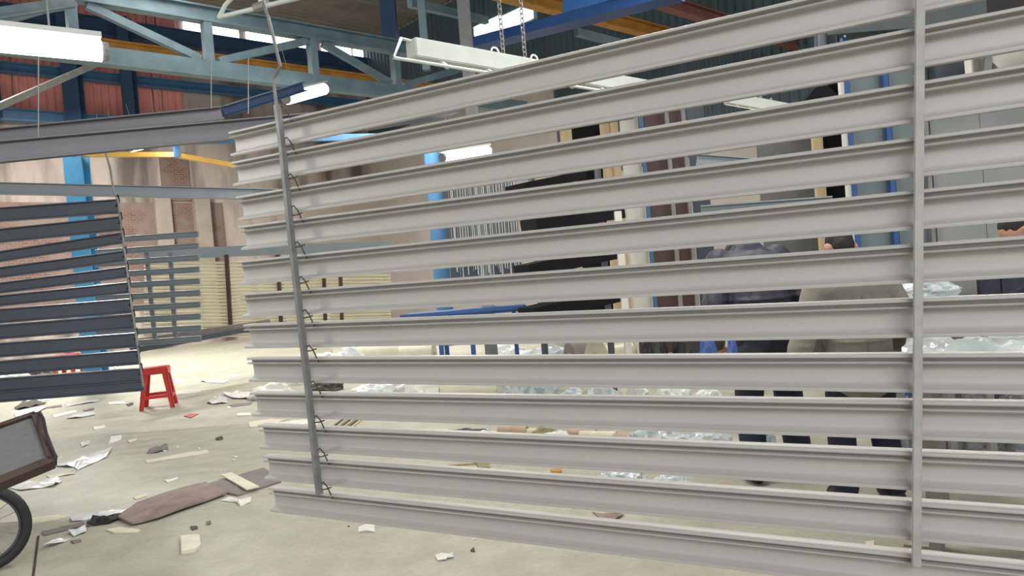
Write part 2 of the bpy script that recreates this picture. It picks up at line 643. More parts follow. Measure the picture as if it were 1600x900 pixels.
# orange crane rails
o = MB().ibeam(seg_on(N, 14, -80, 5.8), seg_on(N, 14, 760, 5.8), .2, .26, .03).build('crane_rail', M_orange)
tag(o, 'orange crane rail running behind the lattice girder at the left', 'rail')
o = MB().ibeam(seg_on(N, 8.7, 770, 5.85), seg_on(N, 8.7, 1330, 5.85), .2, .24, .03).build('crane_rail', M_orange)
tag(o, 'orange crane rail slanting down at the upper right against the dark wall', 'rail')
o = MB().ibeam(at(1000, -8, 10.5), at(1280, 80, 15), .16, .2, .03).build('crane_beam', M_redbeam)
tag(o, 'dull red steel beam at the upper right above the hanging slats', 'beam')
o = MB().bar(at(1010, 78, 11), at(900, 50, 10), .08, .10).build('tie_beam', M_teal)
tag(o, 'grey-blue tie beam under the blue crane girder', 'beam')
cg = thing('crane_girder', at(830, 38, 10), 'bright blue crane girder rising to the upper right behind the chains', 'girder')
MB().bar(at(735, 72, 10.5), at(1060, -11, 8.3), .3, .13).build('girder_box', M_royal, cg)
MB().bar(at(895, 16, 9.4), at(1010, -20, 8.5), .36, .16).build('girder_cover', mat('sky_blue_cover', (.06, .22, .62), .4), cg)
for x0, w, y0, y1, z, mt, lab in ((609, .24, -30, 66, 12.2, M_navybeam, 'dark blue upright post behind the lattice girder at top'),
                                  (661, .09, -20, 110, 9.0, M_teal, 'thin pale blue-grey hanging post left of the grey column'),
                                  (731, .16, -30, 190, 9.6, M_grey, 'grey steel column behind the white lifting beam')):
    if z == 9.6:
        p = at(x0 + 8, 190, z)
        o = MB().ibeam(Vector((p.x, p.y, 0)), Vector((p.x, p.y, 5.6)), w, .2, .02).build('steel_column', mt)
    else:
        p = at(x0, 40, z)
        o = MB().ibeam(Vector((p.x, p.y, at(x0, y1, z).z)), Vector((p.x, p.y, CEIL if z > 10 else 5.9)), w, w, .02).build('hanging_post', mt)
    tag(o, lab, 'column' if z == 9.6 else 'post')
# ceiling lattice piece near grey column
o = MB().bar(at(640, 5, 9.2), at(760, 32, 10.6), .08, .1).build('tie_beam', M_teal)
tag(o, 'grey-blue tie beam at the top behind the white lifting beam', 'beam')

# low blue portal with orange rail (left)
p = at(124, 300, 12); colx = Vector((p.x, p.y, 0))
ptop = 3.86
o = MB().ibeam(colx, colx + Z * ptop, .30, .24, .03).build('blue_column', M_bright)
tag(o, 'bright blue steel column behind the dark hanging slats at the left', 'column')
lr = thing('hoist_rail', at(190, 243, 12), 'thin yellow-orange hoist rail on the bright blue column, under two tube lamps', 'rail')
MB().bar(at(113, 241, 11.9), at(273, 242, 12.2), .1, .075).build('rail_segment', mat('yellow_paint', (.62, .36, .07), .5, 0, .15, 5), lr)
MB().bar(at(273, 242, 12.2), at(395, 264, 13.2), .1, .075).build('rail_segment', MATS['yellow_paint'], lr)
MB().bar(at(276, 246, 12.2), at(275, 219, 12.2), .08, .08, up=T).build('hanger', M_blue, lr)
MB().bar(at(272, 220, 12.25), at(590, 214, 14.5), .1, .12).build('cross_beam', M_blue, lr)
p = at(680, 300, 15); o = MB().tube([Vector((p.x, p.y, 0)), Vector((p.x, p.y, 3.95))], .17, 16).build('blue_column', M_blue, smooth=True)
tag(o, 'round blue column seen between the front slats beside the hanging hook rods', 'column')
p = at(1172, 200, 11.5)

# ================================================================== TUBE FILL_LIGHTS


def tube_lamp(a, b, r, power, label, housing=True):
    a, b = Vector(a), Vector(b)
    c = (a + b) / 2
    t = thing('tube_lamp', c, label, 'lamp')
    MB().tube([a, b], r, 12).build('tube', M_tube, t, smooth=True)
    d = (b - a).normalized()
    up = (Z - d * d.z).normalized()
    MB().bar(a + up * (r + .012), b + up * (r + .012), r * 2.2, .02).build('housing', M_white, t)
    for e, s_ in ((a, -1), (b, 1)):
        MB().tube([e + d * s_ * .001, e + d * s_ * .025], r * .9, 10).build('end_cap', M_grey, t)
    for q in (a + (b - a) * .2, a + (b - a) * .8):
        MB().tube([q + up * (r + .02), q + up * (r + .55)], .004, 5).build('suspension_wire', M_grey, t)
    l = bpy.data.lights.new('tube_light', 'AREA')
    l.shape = 'RECTANGLE'
    l.size, l.size_y, l.energy = (b - a).length, .08, power
    lo = bpy.data.objects.new('tube_light', l)
    COL.objects.link(lo)
    xd = d
    zd = up
    lo.matrix_world = Matrix.Translation(c - up * (r + .03)) @ Matrix((xd, zd.cross(xd), zd)).transposed().to_4x4()


tube_lamp(at(-300, 34, 2.45), at(158, 80, 2.95), .042, 5, 'big glaring tube lamp hanging at the upper left corner')
tube_lamp(at(448, 154, 9.0), at(506, 139, 9.8), .075, 25, 'short glowing tube lamp below the lattice girder, beside the left hanger rod')
tube_lamp(at(204, 230, 11.2), at(264, 217, 12.0), .075, 8, 'bright tube lamp over the yellow hoist rail, right one of two')
tube_lamp(at(157, 235, 12.6), at(187, 227, 13.3), .05, 4, 'small tube lamp over the yellow hoist rail, left one of two')
tube_lamp(at(693, 246, 7.2), at(763, 236, 7.7), .05, 12, 'tube lamp glowing between the front slats near the round blue column')

# ================================================================== FRONT RACK OF LIGHT GREY SLATS
# rack plane through two hanger rods
A29 = 28.9 * D2R
RD = Vector((math.cos(A29), -math.sin(A29), 0))          # along the slats, left to right (coming nearer)
RN = Vector((-math.sin(A29), -math.cos(A29), 0))         # towards the camera side
pt = at(1437, 450, 1.88)
DRK = pt.dot(RN)


def rk(px, py, off=0.0):
    return plane_at(px, py, RN, DRK + off)


left_pts = [(357, 206), (361, 253), (369, 307), (374, 353), (370, 408), (375, 459), (380, 507), (386, 559), (391, 613), (403, 664), (410, 712), (419, 762)]
right_y = [-46, 41, 127, 213, 296, 380, 466, 553, 627, 707, 786, 868]
PROF = [(.028, .000), (.031, -.002), (.032, -.005), (.031, -.009), (.028, -.0100), (.008, -.0104), (.006, -.012), (.006, -.0185), (.008, -.0200), (.029, -.0205), (.0315, -.0228), (.029, -.026),
        (.010, -.0272), (.003, -.030), (.0010, -.036), (.0, -.050), (.0, -.072), (.0015, -.0775), (.006, -.0820), (.028, -.0890), (.0305, -.0902), (.031, -.0945), (.030, -.099),
        (.010, -.099), (-.003, -.092), (-.005, -.080), (-.005, -.012), (-.012, -.008), (-.012, .0)]
ords = ['topmost', 'second', 'third', 'fourth', 'fifth', 'sixth', 'seventh', 'eighth', 'ninth', 'tenth', 'eleventh', 'lowest']
slat_lines = []
for i in range(12):
    a = rk(*left_pts[i], .03)
    b = rk(1437, right_y[i], .03)
    d = (b - a).normalized()
    b2 = a + d * 3.9
    if i == 11:
        lab = 'light grey slat, lowest of the big front rack, hanging nearest the floor'
    elif i == 0:
        lab = 'light grey slat, topmost of the big front rack, running out of the frame top'
    else:
        lab = 'light grey slat, %s from the top of the big front rack' % ords[i]
    o = MB().prism(PROF, a - RN * .03, b2 - RN * .03, side=RN).build('louvre_slat', M_slat, smooth=True)
    tag(o, lab, 'slat', 'light grey slats of the front rack')
    slat_lines.append((a, d))

# flight bar above the rack (only its left end rods show at the top of the photograph)
fb = thing('flight_bar', rk(420, 0, .02), 'white-grey tubular flight bar end at the top edge holding the front rack', 'flight bar')
tip = rk(342, 27, .02)
q1 = rk(560, -26, .02)
e = (q1 - tip).normalized()
lowend = tip + e * 3.9
MB().tube([tip, lowend], .009, 8).build('lower_rod', M_white, fb, smooth=True)
MB().tube([tip, rk(352, 8, .02), rk(380, -22, .02), rk(420, -45, .02)], .009, 8).build('end_rod', M_white, fb, smooth=True)
MB().tube([rk(408, 12, .02), rk(402, -30, .02)], .008, 8).build('stub_rod', M_white, fb, smooth=True)
MB().tube([rk(399, 12, .02), rk(418, 6, .02)], .017, 8).build('collar', M_grey, fb, smooth=True)
MB().bar(rk(420, -48, .02), rk(420, -48, .02) + e * 3.6, .05, .09).build('main_beam', M_white, fb)

# left hanger rod with hooks
hb = thing('hanger_rod', rk(500, 772, .055), 'thin bent hanger rod at the left end of the front rack with wire hooks', 'hanger')
OFF = .062
wire = [(411, 2), (420, 30), (428, 62), (433, 84), (438, 103), (433, 112), (428, 121), (429, 140), (433, 172)]
MB().tube([rk(x, y, OFF) for x, y in wire], .0065, 8).build('bent_wire', M_rod, hb, smooth=True)
rod = [(433, 165), (441, 230), (448, 300), (456, 380), (465, 460), (473, 530), (481, 600), (488, 670), (495, 735), (499, 772)]
rp = [rk(x, y, OFF) for x, y in rod]
m = MB()
for i in range(len(rp) - 1):
    m.bar(rp[i] + (rp[i] - rp[i + 1]).normalized() * .002, rp[i + 1], .016, .024, up=RN)
m.build('flat_rod', M_rod, hb)


def on_poly(poly, y):
    for (x0, y0), (x1, y1) in zip(poly, poly[1:]):
        if y0 <= y <= y1:
            return x0 + (x1 - x0) * (y - y0) / (y1 - y0)
    return poly[-1][0]


def slat_y(i, x):
    (x0, y0), y1 = left_pts[i], right_y[i]
    return y0 + (y1 - y0) * (x - x0) / (1437 - x0)


for i in range(12):
    y = slat_y(i, 470)
    xr = on_poly(rod, max(166, slat_y(i, 465) - 12))
    ys = slat_y(i, xr + 20)
    pts = [rk(xr + 2, ys - 14, OFF - .008), rk(xr + 8, ys - 19, OFF - .012), rk(xr + 14, ys - 12, .045), rk(xr + 20, ys + 1, .030), rk(xr + 23, ys + 7, .018)]
    MB().tube(pts, .0028, 6).build('hook', M_hook, hb, smooth=True)
    # the hook's lower loop grips the slat's bottom lip
    yb = ys + 38 + 2
    if i < 11:
        MB().tube([rk(xr + 26, yb + 2, .034), rk(xr + 18, yb + 5, .045), rk(xr + 10, yb + 6, OFF - .008)], .0028, 6).build('clip', M_hook, hb, smooth=True)

# right hanger rod
hb2 = thing('hanger_rod', rk(1432, 884, .05), 'pale grey square hanger rod crossing the front rack at the right', 'hanger')
MB().bar(rk(1438, -60, .05), rk(1432, 884, .05), .022, .024, up=RN).build('square_rod', M_bar, hb2, bevel=.003)
for i in range(1, 12):
    yy = right_y[i]
    p = rk(1429, yy - 22, .05)
    MB().tube([rk(1434, yy - 10, .040), rk(1428, yy - 6, .037), rk(1430, yy + 2, .034), rk(1433, yy + 7, .03)], .004, 6).build('hook', M_bar, hb2, smooth=True)

# ================================================================== DARK SLATS AT THE LEFT


def flat_slat(a, b, h, t, mt, name, lab, group, side=None):
    prof = [(0, 0), (t, -.004), (t, -.012), (t * .3, -.018), (t * .3, -h + .018), (t, -h + .010), (t, -h), (0, -h), (-t * .2, -h), (-t * .2, 0)]
    o = MB().prism(prof, a, b, side=side if side else Vector((0, -1, 0))).build(name, mt, smooth=False)
    if lab:
        tag(o, lab, 'slat', group)
    return o


ZR = 6.0
wire_d = [(164, 236), (172, 262), (178, 300), (184, 312), (191, 363), (197, 410), (204, 466), (212, 520), (219, 570), (224, 604)]
dark_y = [(183, 311, 324), (186, 338, 357), (190, 363, 392), (194, 391, 417), (199, 416, 441), (202, 440, 461), (206, 466, 482), (210, 490, 507), (214, 519, 535),
          (216, 546, 563), (221, 574, 590)]
names = ['topmost', 'second from top', 'third from top', 'fourth from top', 'fifth from top', 'sixth from top', 'seventh from top', 'eighth from top', 'ninth from top',
         'second from bottom', 'lowest']
names = ['topmost', 'second from top', 'third from top', 'fourth from top', 'fifth from top', 'sixth from top', 'fifth from bottom', 'fourth from bottom',
         'third from bottom', 'second from bottom', 'lowest']
for i, (xr, yr, yl) in enumerate(dark_y):
    b = at(xr, yr, ZR)
    a = at(0, yl, ZR)
    d = (a - b)
    a = b + d * 1.6
    yb = 13
    hgt = (20 if i < 10 else 19) / F * ZR + .03
    flat_slat(b, a, hgt * (.70 if 1 < i < 6 else .90), .035, M_dark, 'louvre_slat', 'dark slate-grey slat of the left hanging rack, %s' % names[i], 'dark slats of the left rack')
o = flat_slat(at(224, 593, ZR - .02), at(-150, 623, ZR - .02), .09, .03, M_dark, 'louvre_slat', 'dark slate-grey slat under the left hanging rack, beside the red stool', 'dark slats of the left rack')
hd = thing('hanger_wire', at(224, 604, ZR - .05), 'thin grey hanger wire at the right end of the dark slats', 'hanger')
MB().tube([at(x, y, ZR - .06) for x, y in wire_d], .009, 6).build('wire', M_grey, hd, smooth=True)
for (xr, yr, yl) in dark_y:
    x = on_poly(wire_d, yr)
    MB().tube([at(x, yr - 6, ZR - .06), at(x + 2, yr + 3, ZR - .03), at(x - 1, yr + 12, ZR - .045)], .012, 6).build('hook', M_black, hd, smooth=True)

# long dark profiles hanging above them
o = flat_slat(at(540, 172, 5.2), at(-60, 226, 4.3), .13, .05, M_dark2, 'hanging_profile', None, None)
tag(o, 'long dull purple-grey profile slanting across the left above the tube lamps, lower of two', 'profile', 'hanging purple-grey profiles')
o = flat_slat(at(342, 167, 5.6), at(-60, 206, 4.6), .10, .05, M_dark2, 'hanging_profile', None, None)
tag(o, 'long dull purple-grey profile slanting across the left, upper of two', 'profile', 'hanging purple-grey profiles')
o = flat_slat(at(345, 166, 6.6), at(470, 128, 7.6), .10, .05, M_navybeam, 'hanging_profile', None, None)
tag(o, 'dark profile with pale top edge rising behind the left hanger rod', 'profile')
for (x, y, z) in ((540, 172, 5.2), (60, 215, 4.5), (330, 190, 4.8)):
    pass
hw = thing('profile_hanger', at(388, 165, 5.0), 'small dark hooks holding up the purple-grey profiles', 'hanger')
for x, y0, y1, z in ((388, 178, 120, 4.95), (60, 214, 96, 4.5), (330, 170, 118, 5.5)):
    MB().tube([at(x, y0, z), at(x, y1 - 30, z)], .004, 5).build('hook_wire', M_grey, hw)

# ================================================================== SLATE RACK, GREY RAIL AND CREAM SLATS BEHIND
ZB = 8.9
for i in range(10):
    yl, yr = 364 + i * 18.0, 361 + i * 18.3
    if i == 9:
        yl, yr = 527, 524
    flat_slat(at(310 + i * .5, yr, ZB), at(150, yl + 8, ZB), .075, .03, M_mid, 'louvre_slat',
              'pale slate-grey slat of the middle rack left of the cream slats, %s' % (['topmost', 'second from top', 'third from top', 'fourth from top', 'fifth from top',
                                                                                    'fifth from bottom', 'fourth from bottom', 'third from bottom', 'second from bottom', 'lowest'][i]),
              'slate-grey slats of the middle rack')
sr = thing('rack_strap', at(250, 520, ZB + .1), 'pair of dark vertical straps behind the slate-grey middle rack', 'strap')
for x0, x1 in ((229, 242), (266, 274)):
    MB().bar(at(x0, 395, ZB + .06), at(x1, 530, ZB + .06), .05, .02, up=Vector((0, -1, 0))).build('strap', M_mid, sr)
o = flat_slat(at(480, 297, 10.5), at(-80, 283, 8.7), .15, .06, M_mid, 'long_profile', None, None)
tag(o, 'long dark grey profile hanging level across the left above the slatted racks', 'profile')
o = MB().bar(at(380, 516, 11.0), at(205, 548, 9.4), .06, .07).build('ground_rail', M_dark)
tag(o, 'black rail low over the floor in front of the cream slats', 'rail')
o = MB().bar(at(420, 505, 11.5), at(216, 536, 9.7), .08, .12).build('ground_rail', M_card2)
tag(o, 'greyish brown rail just below the cream slats', 'rail')
for (x0, y0, x1, y1) in ((370, 523, 371, 540), (228, 545, 229, 563)):
    pass

cr = thing('cream_rack', at(420, 530, 12.0), 'rack of many narrow cream slats standing before the brick wall', 'rack')
ax = at(560, 470, 13.4) - at(225, 470, 11.2)
for i in range(22):
    y = 404 + i * 5.6
    a, b = at(225, y + 5, 11.2), at(610, y + 4 - i * .55, 13.8)
    MB().prism([(0, 0), (.02, -.01), (.02, -.034), (0, -.042)], a, b, side=Vector((0, -1, 0))).build('slat', M_cream, cr)
for x0, x1, z in ((354, 361, 11.95), (434, 440, 12.45), (505, 509, 12.95), (531, 535, 13.1)):
    MB().bar(at(x0, 398, z - .08), at(x1, 522, z - .08), .06, .04, up=Vector((0, -1, 0))).build('post', M_rust, cr)
MB().bar(at(225, 398, 11.2), at(610, 384, 13.8), .08, .17).build('top_rail', M_mid, cr)
MB().bar(at(225, 530, 11.15), at(610, 500, 13.75), .08, .05).build('bottom_rail', M_dark, cr)

# ================================================================== WHITE LIFTING BEAM WITH CHAINS


def lifting_beam(D, xa, xb, htop, hh, lab, chains=(), lowgap=.10, n_t=3, nose=True):
    a, b = seg_on(N, D, xa, htop - hh / 2), seg_on(N, D, xb, htop - hh / 2)
    d = (b - a).normalized()
    t = thing('lifting_beam', a, lab, 'lifting beam')
    MB().bar(a, b, .10, hh).build('main_beam', M_white, t, bevel=.006)
    lowa, lowb = a - d * .17 - Z * (hh / 2 + lowgap * .25), b + d * .17 - Z * (hh / 2 + lowgap)
    lowa = a - d * .18 - Z * (hh / 2 + .045)
    lowb = b + d * .18 - Z * (hh / 2 + .045)
    off = -N * .09
    MB().tube([a + Z * (hh / 2 - .01), a - d * .06 + Z * (hh / 2 - .005), lowa + off, lowb + off, b + d * .06 + Z * (hh / 2 - .005), b + Z * (hh / 2 - .01)], .009, 8).build('end_loop_rod', M_white, t, smooth=True)
    L = (b - a).length
    k = .18
    while k < L:
        p = a + d * k - Z * hh / 2
        MB().bar(p - N * .02, p - Z * .05 - N * .085, .02, .02).build('rod_bracket', M_white, t)
        k += .34
    for cx in (.62, .95, 1.25):
        p = a + d * min(cx * 1.0, L) + Z * (hh / 2 - .004)
        MB().tube([p + d * .03 * math.cos(q) + Z * (.018 + .03 * math.sin(q)) for q in [2 * math.pi * j / 10 for j in range(10)]], .006, 6, close=True).build('lifting_eye', M_white, t, smooth=True)
    return t, a, b, d


lb, la, lbb, ld = lifting_beam(3.34, 642, 1036, 2.715, .105, 'white lifting beam hung on two chains above the front rack')


def chain(px, y0, y1, z, lab):
    a, b = at(px, y1, z), None
    top = at(px + 0, y0, z).z
    t = thing('chain', a, lab, 'chain', None)
    L = top - a.z
    n = int(L / .030) + 6
    for i in range(n):
        c = Vector((a.x, a.y, a.z + i * .030))
        ax = (T if i % 2 else N)
        pts = [c + ax * (.013 * math.cos(q)) + Z * (.020 * math.sin(q)) for q in [2 * math.pi * j / 8 for j in range(8)]]
        MB().tube(pts, .0042, 5, close=True).build('link', M_chain, t, smooth=True)


# chains stand over the beam's own lifting eyes


def depth_on(n, d, px, py):
    return (plane_at(px, py, n, d) - EYE).dot(fwd)


chain(786, 0, 80, depth_on(N, 3.34, 786, 70), 'left chain holding up the white lifting beam')
chain(820, 0, 85, depth_on(N, 3.34, 820, 76), 'right chain holding up the white lifting beam')
lb2 = lifting_beam(5.6, 1135, 1330, 3.66, .16, 'second white lifting beam seen between the front slats at the right')[0]

# hanging grey profiles at the right seen through the gaps
for i, (x0, y0, x1, y1, z, h, mt, lab) in enumerate(((1090, 240, 1290, 255, 6.0, .10, M_mid, 'grey profile hanging behind the front rack right of centre, upper one'),
                                          (1095, 321, 1300, 306, 5.5, .12, M_mid, 'grey profile hanging behind the front rack right of centre, lower one'))):
    o = flat_slat(at(x1, y1, z - .3), at(x0, y0, z), h, .04, mt, 'hanging_profile', None, None)
    tag(o, lab, 'profile')
for i, (x0, y0, x1, y1, z, h) in enumerate(((575, 196, 705, 176, 6.2, .05), (795, 205, 1000, 172, 6.4, .10), (806, 296, 900, 276, 7, .09), (826, 354, 962, 332, 7, .14), (815, 425, 958, 394, 7, .13), (822, 492, 962, 460, 7, .13))):
    o = MB().bar(at(x0, y0, z), at(x1, y1, z + .5), .3, h).build('black_profile', M_blackvoid if i else M_dark)
    tag(o, ['dark flat profile lying level between the two topmost slats, left of centre', 'dark navy flat profile behind the second and third slats, centre',
            'short black profile behind the fourth slat gap, centre', 'black profile behind the fifth slat gap, left of the tan boards', 'black profile behind the sixth slat gap, with pale top',
            'black profile behind the seventh slat gap, right of the blue table'][i], 'profile', 'black profiles stacked behind the rack')
rs = thing('stacking_rack', floor_at(885, 640), 'steel uprights that carry the stacked black profiles', 'rack')
for x, y in ((846, 640), (950, 640)):
    p = at(x, 480, 7.95); MB().bar(Vector((p.x, p.y, 0)), Vector((p.x, p.y, 2.6)), .05, .05, up=T).build('upright', M_dark, rs)

# stand of white hook rods
hk = thing('hook_stand', at(745, 440, 9.5), 'many thin white hook rods hanging from a dark rail beside the blue column', 'hooks')
MB().bar(at(695, 262, 9.4), at(815, 250, 9.4), .05, .05).build('rail', M_dark, hk)
for i in range(34):
    x = 698 + i * 3.2 + random.uniform(-1, 1)
    l = random.uniform(150, 180)
    MB().tube([at(x, 262 - (x - 698) * .1, 9.4), at(x + l * .04, 262 + l * .5, 9.4 + random.uniform(-.1, .1)), at(x + l * .08 + random.uniform(-2, 2), 262 + l, 9.4)], .007, 4).build('rod', M_white if i % 3 else M_grey, hk)
MB().bar(at(697, 350, 9.7), at(808, 340, 9.7), .04, 1.5).build('backboard', M_dark, hk)

# ================================================================== BOARDS, CABINETS AND BOOTH AT THE RIGHT


def board(x0, x1, ytop, z_, mt, lab, cat='board', name='standing_board', ybase=None, thick=.05, ref=350):
    z = z_ * 1.33 if x0 != 961 else z_
    a, b = at(x0, ref, z), at(x1, ref, z)
    h = at((x0 + x1) / 2, ytop, z).z
    c = (a + b) / 2
    m_ = MB().box((c.x, c.y, h / 2), (b - a).length, thick, h)
    o = m_.build(name, mt, bevel=.004)
    return tag(o, lab, cat)


board(886, 904, 196, 8.6, M_wood, 'pale timber board standing left of the black opening', 'board')
board(905, 948, 190, 8.9, M_blackvoid, 'black sheet standing for the dark opening between pale timber boards', 'board')  # black sheet put in for the dark of the gap
board(949, 964, 180, 8.5, M_wood, 'pale timber board standing right of the black opening, left of two', 'board')
board(965, 977, 178, 8.45, M_wood, 'pale timber board standing right of the black opening, right of two', 'board')
board(980, 1009, 170, 8.4, M_ivory, 'ivory board standing left of the thin blue post', 'board')
board(1011, 1017, 165, 8.2, M_blue, 'thin blue post between ivory and maroon boards', 'post', 'thin_post')
board(1018, 1050, 168, 8.3, M_maroon, 'maroon board standing right of the thin blue post', 'board')
board(1051, 1057, 150, 8.0, M_grey, 'thin grey post between two maroon boards', 'post', 'thin_post')
board(1058, 1076, 160, 8.3, M_maroon, 'narrow maroon board between two thin grey posts', 'board')
board(1077, 1083, 150, 8.0, M_grey, 'thin grey post right of the narrow maroon board', 'post', 'thin_post')
board(1085, 1112, 150, 8.4, M_dark, 'dark slate board right of the thin grey posts', 'board')
board(840, 875, 290, 9.2, M_ivory, 'pale board far behind the black profiles', 'board')
board(961, 972, 330, 6.8, M_ivory, 'narrow white post right of the black profiles', 'post', 'thin_post')

# booth
def panel(x0, x1, y0, y1, z, mt, name, parent, t=.04, dz=0):
    a, b = at(x0, (y0 + y1) / 2, z), at(x1, (y0 + y1) / 2, z + dz)
    tp, bt = at((x0 + x1) / 2, y0, z + dz / 2).z, at((x0 + x1) / 2, y1, z + dz / 2).z
    bt = max(bt, 0.0)
    c = (a + b) / 2
    d = Vector((b.x - a.x, b.y - a.y, 0))
    L = d.length
    d.normalize()
    return MB().box((c.x, c.y, (tp + bt) / 2), L, t, tp - bt, (d, Vector((-d.y, d.x, 0)), Z)).build(name, mt, parent)


bo = thing('spray_booth', floor_at(1440, 640), 'grey-blue panelled booth with royal blue posts behind the front rack at the right', 'booth')
ZBO = 6.6
panel(1342, 1402, 25, 720, ZBO, M_booth, 'wall_panel', bo)
panel(1404, 1462, 25, 720, ZBO, M_booth, 'wall_panel', bo)
panel(1463, 1540, 25, 720, ZBO - .02, M_booth2, 'wall_panel', bo)
panel(1541, 1640, 25, 720, ZBO - .02, M_booth2, 'wall_panel', bo)
panel(1641, 1760, 25, 720, ZBO - .02, M_booth2, 'wall_panel', bo)
panel(1337, 1344, 60, 720, ZBO - .08, M_royal, 'post', bo, .05)
panel(1396, 1404, 60, 720, ZBO - .08, M_royal, 'post', bo, .05)
panel(1455, 1461, 60, 720, ZBO - .08, M_grey, 'post', bo, .05)
panel(1330, 1336, 90, 720, ZBO - .05, M_ivory, 'post', bo, .05)
panel(1180, 1540, 15, 50, ZBO - .25, mat('dark_header', (.085, .105, .105), .5), 'header_panel', bo, .05)
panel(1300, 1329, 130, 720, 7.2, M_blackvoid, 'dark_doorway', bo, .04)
panel(1284, 1299, 150, 720, 7.1, M_wood, 'timber_jamb', bo, .05)
panel(1200, 1283, 200, 720, 7.6, mat('dim_panel', (.12, .12, .115), .6), 'side_panel', bo, .05)
hd_ = thing('extract_hood', at(1285, 150, 5.9), 'small black extract hood with sloping sides beside the booth post', 'hood')
m = MB()
pp = [at(x, y, 5.9) for x, y in ((1256, 158), (1275, 136), (1294, 133), (1312, 152))]
m.add(pp + [p + Vector((0, .12, 0)) for p in pp], [(0, 1, 2, 3), (7, 6, 5, 4), (0, 4, 5, 1), (1, 5, 6, 2), (2, 6, 7, 3), (3, 7, 4, 0)])
m.build('hood_shell', M_blackvoid, hd_)
MB().tube([at(1284, 142, 5.97), at(1280, -60, 5.97)], .05, 10).build('flue', M_dark, hd_, smooth=True)
du = thing('air_duct', at(1580, 100, 6.0), 'fat off-white air duct behind the slats at the right edge', 'duct')
MB().tube([at(1540, 112, 6.2), at(1560, 92, 6.2), at(1600, 76, 6.1), at(1680, 60, 5.9)], [.15, .19, .21, .21], 18).build('duct_pipe', mat('duct_white', (.50, .48, .43), .6), du, smooth=True)
MB().tube([at(1528, 112, 6.22), at(1541, 112, 6.2)], [.21, .17], 18).build('duct_flange', M_grey, du, smooth=True)
o = MB().bar(at(1508, 30, 6.1), at(1519, 165, 6.1), .05, .05, up=T).build('thin_post', M_ivory)
tag(o, 'thin cream post high at the right against the dark upper booth', 'post')
o = MB().box(at(1510, 50, 6.9), 2.2, .1, .9).build('upper_panel', mat('dark_brown_board', (.035, .03, .03), .6))
tag(o, 'dark brown panel high at the right above the booth', 'panel')
o = MB().box(at(1493, 106, 6.45), .42, .12, .22).build('booth_box', M_dark)
tag(o, 'dark box high on the booth wall right of the square hanger rod', 'box')

# ================================================================== BLUE TABLE AND LOW CLUTTER
bt = thing('blue_table', floor_at(725, 612), 'royal blue metal work table behind the front slats left of centre', 'table')
tz = at(725, 490, 9.2).z
ca, cb = at(640, 492, 9.4), at(818, 476, 9.0)
c0 = (ca + cb) / 2
MB().box((c0.x, c0.y, tz + .02), (cb - ca).length, .8, .05).build('table_top', M_royal, bt, bevel=.006)
MB().box((c0.x, c0.y - .41, tz + .045), (cb - ca).length, .03, .04).build('rim', M_royal, bt)
for sx, sy in ((-.30, -.34), (.08, -.34), (-.30, .34), (.6, .34)):
    MB().box((c0.x + sx, c0.y + sy, tz / 2 - .002), .055, .055, tz - .002).build('leg', M_royal, bt)


def lump(c, rx, ry, rz, mt, name, seed, parent=None, rough=.35):
    bm = bmesh.new()
    bmesh.ops.create_icosphere(bm, subdivisions=4, radius=1)
    sd = Vector((seed * 3.7, seed * 1.3, seed * 2.1))
    for v in bm.verts:
        n = v.co.normalized()
        k = 1 + rough * noise.noise(n * 1.7 + sd) + rough * .55 * abs(noise.noise(n * 4.5 + sd)) + rough * .3 * noise.noise(n * 10 + sd)
        p = n * k
        v.co = Vector((p.x * rx, p.y * ry, max(p.z * rz, -.35 * rz)))
    zmin = min(v.co.z for v in bm.verts)
    me = bpy.data.meshes.new(name)
    for v in bm.verts:
        v.co.z -= zmin
    bm.to_mesh(me)
    bm.free()
    for p in me.polygons:
        p.use_smooth = True
    me.set_sharp_from_angle(angle=28 * D2R)
    me.materials.append(mt)
    o = bpy.data.objects.new(name, me)
    COL.objects.link(o)
    o.location = c
    return o


def on_floor(px, py):
    p = floor_at(px, py)
    p.z = 0.0
    return p


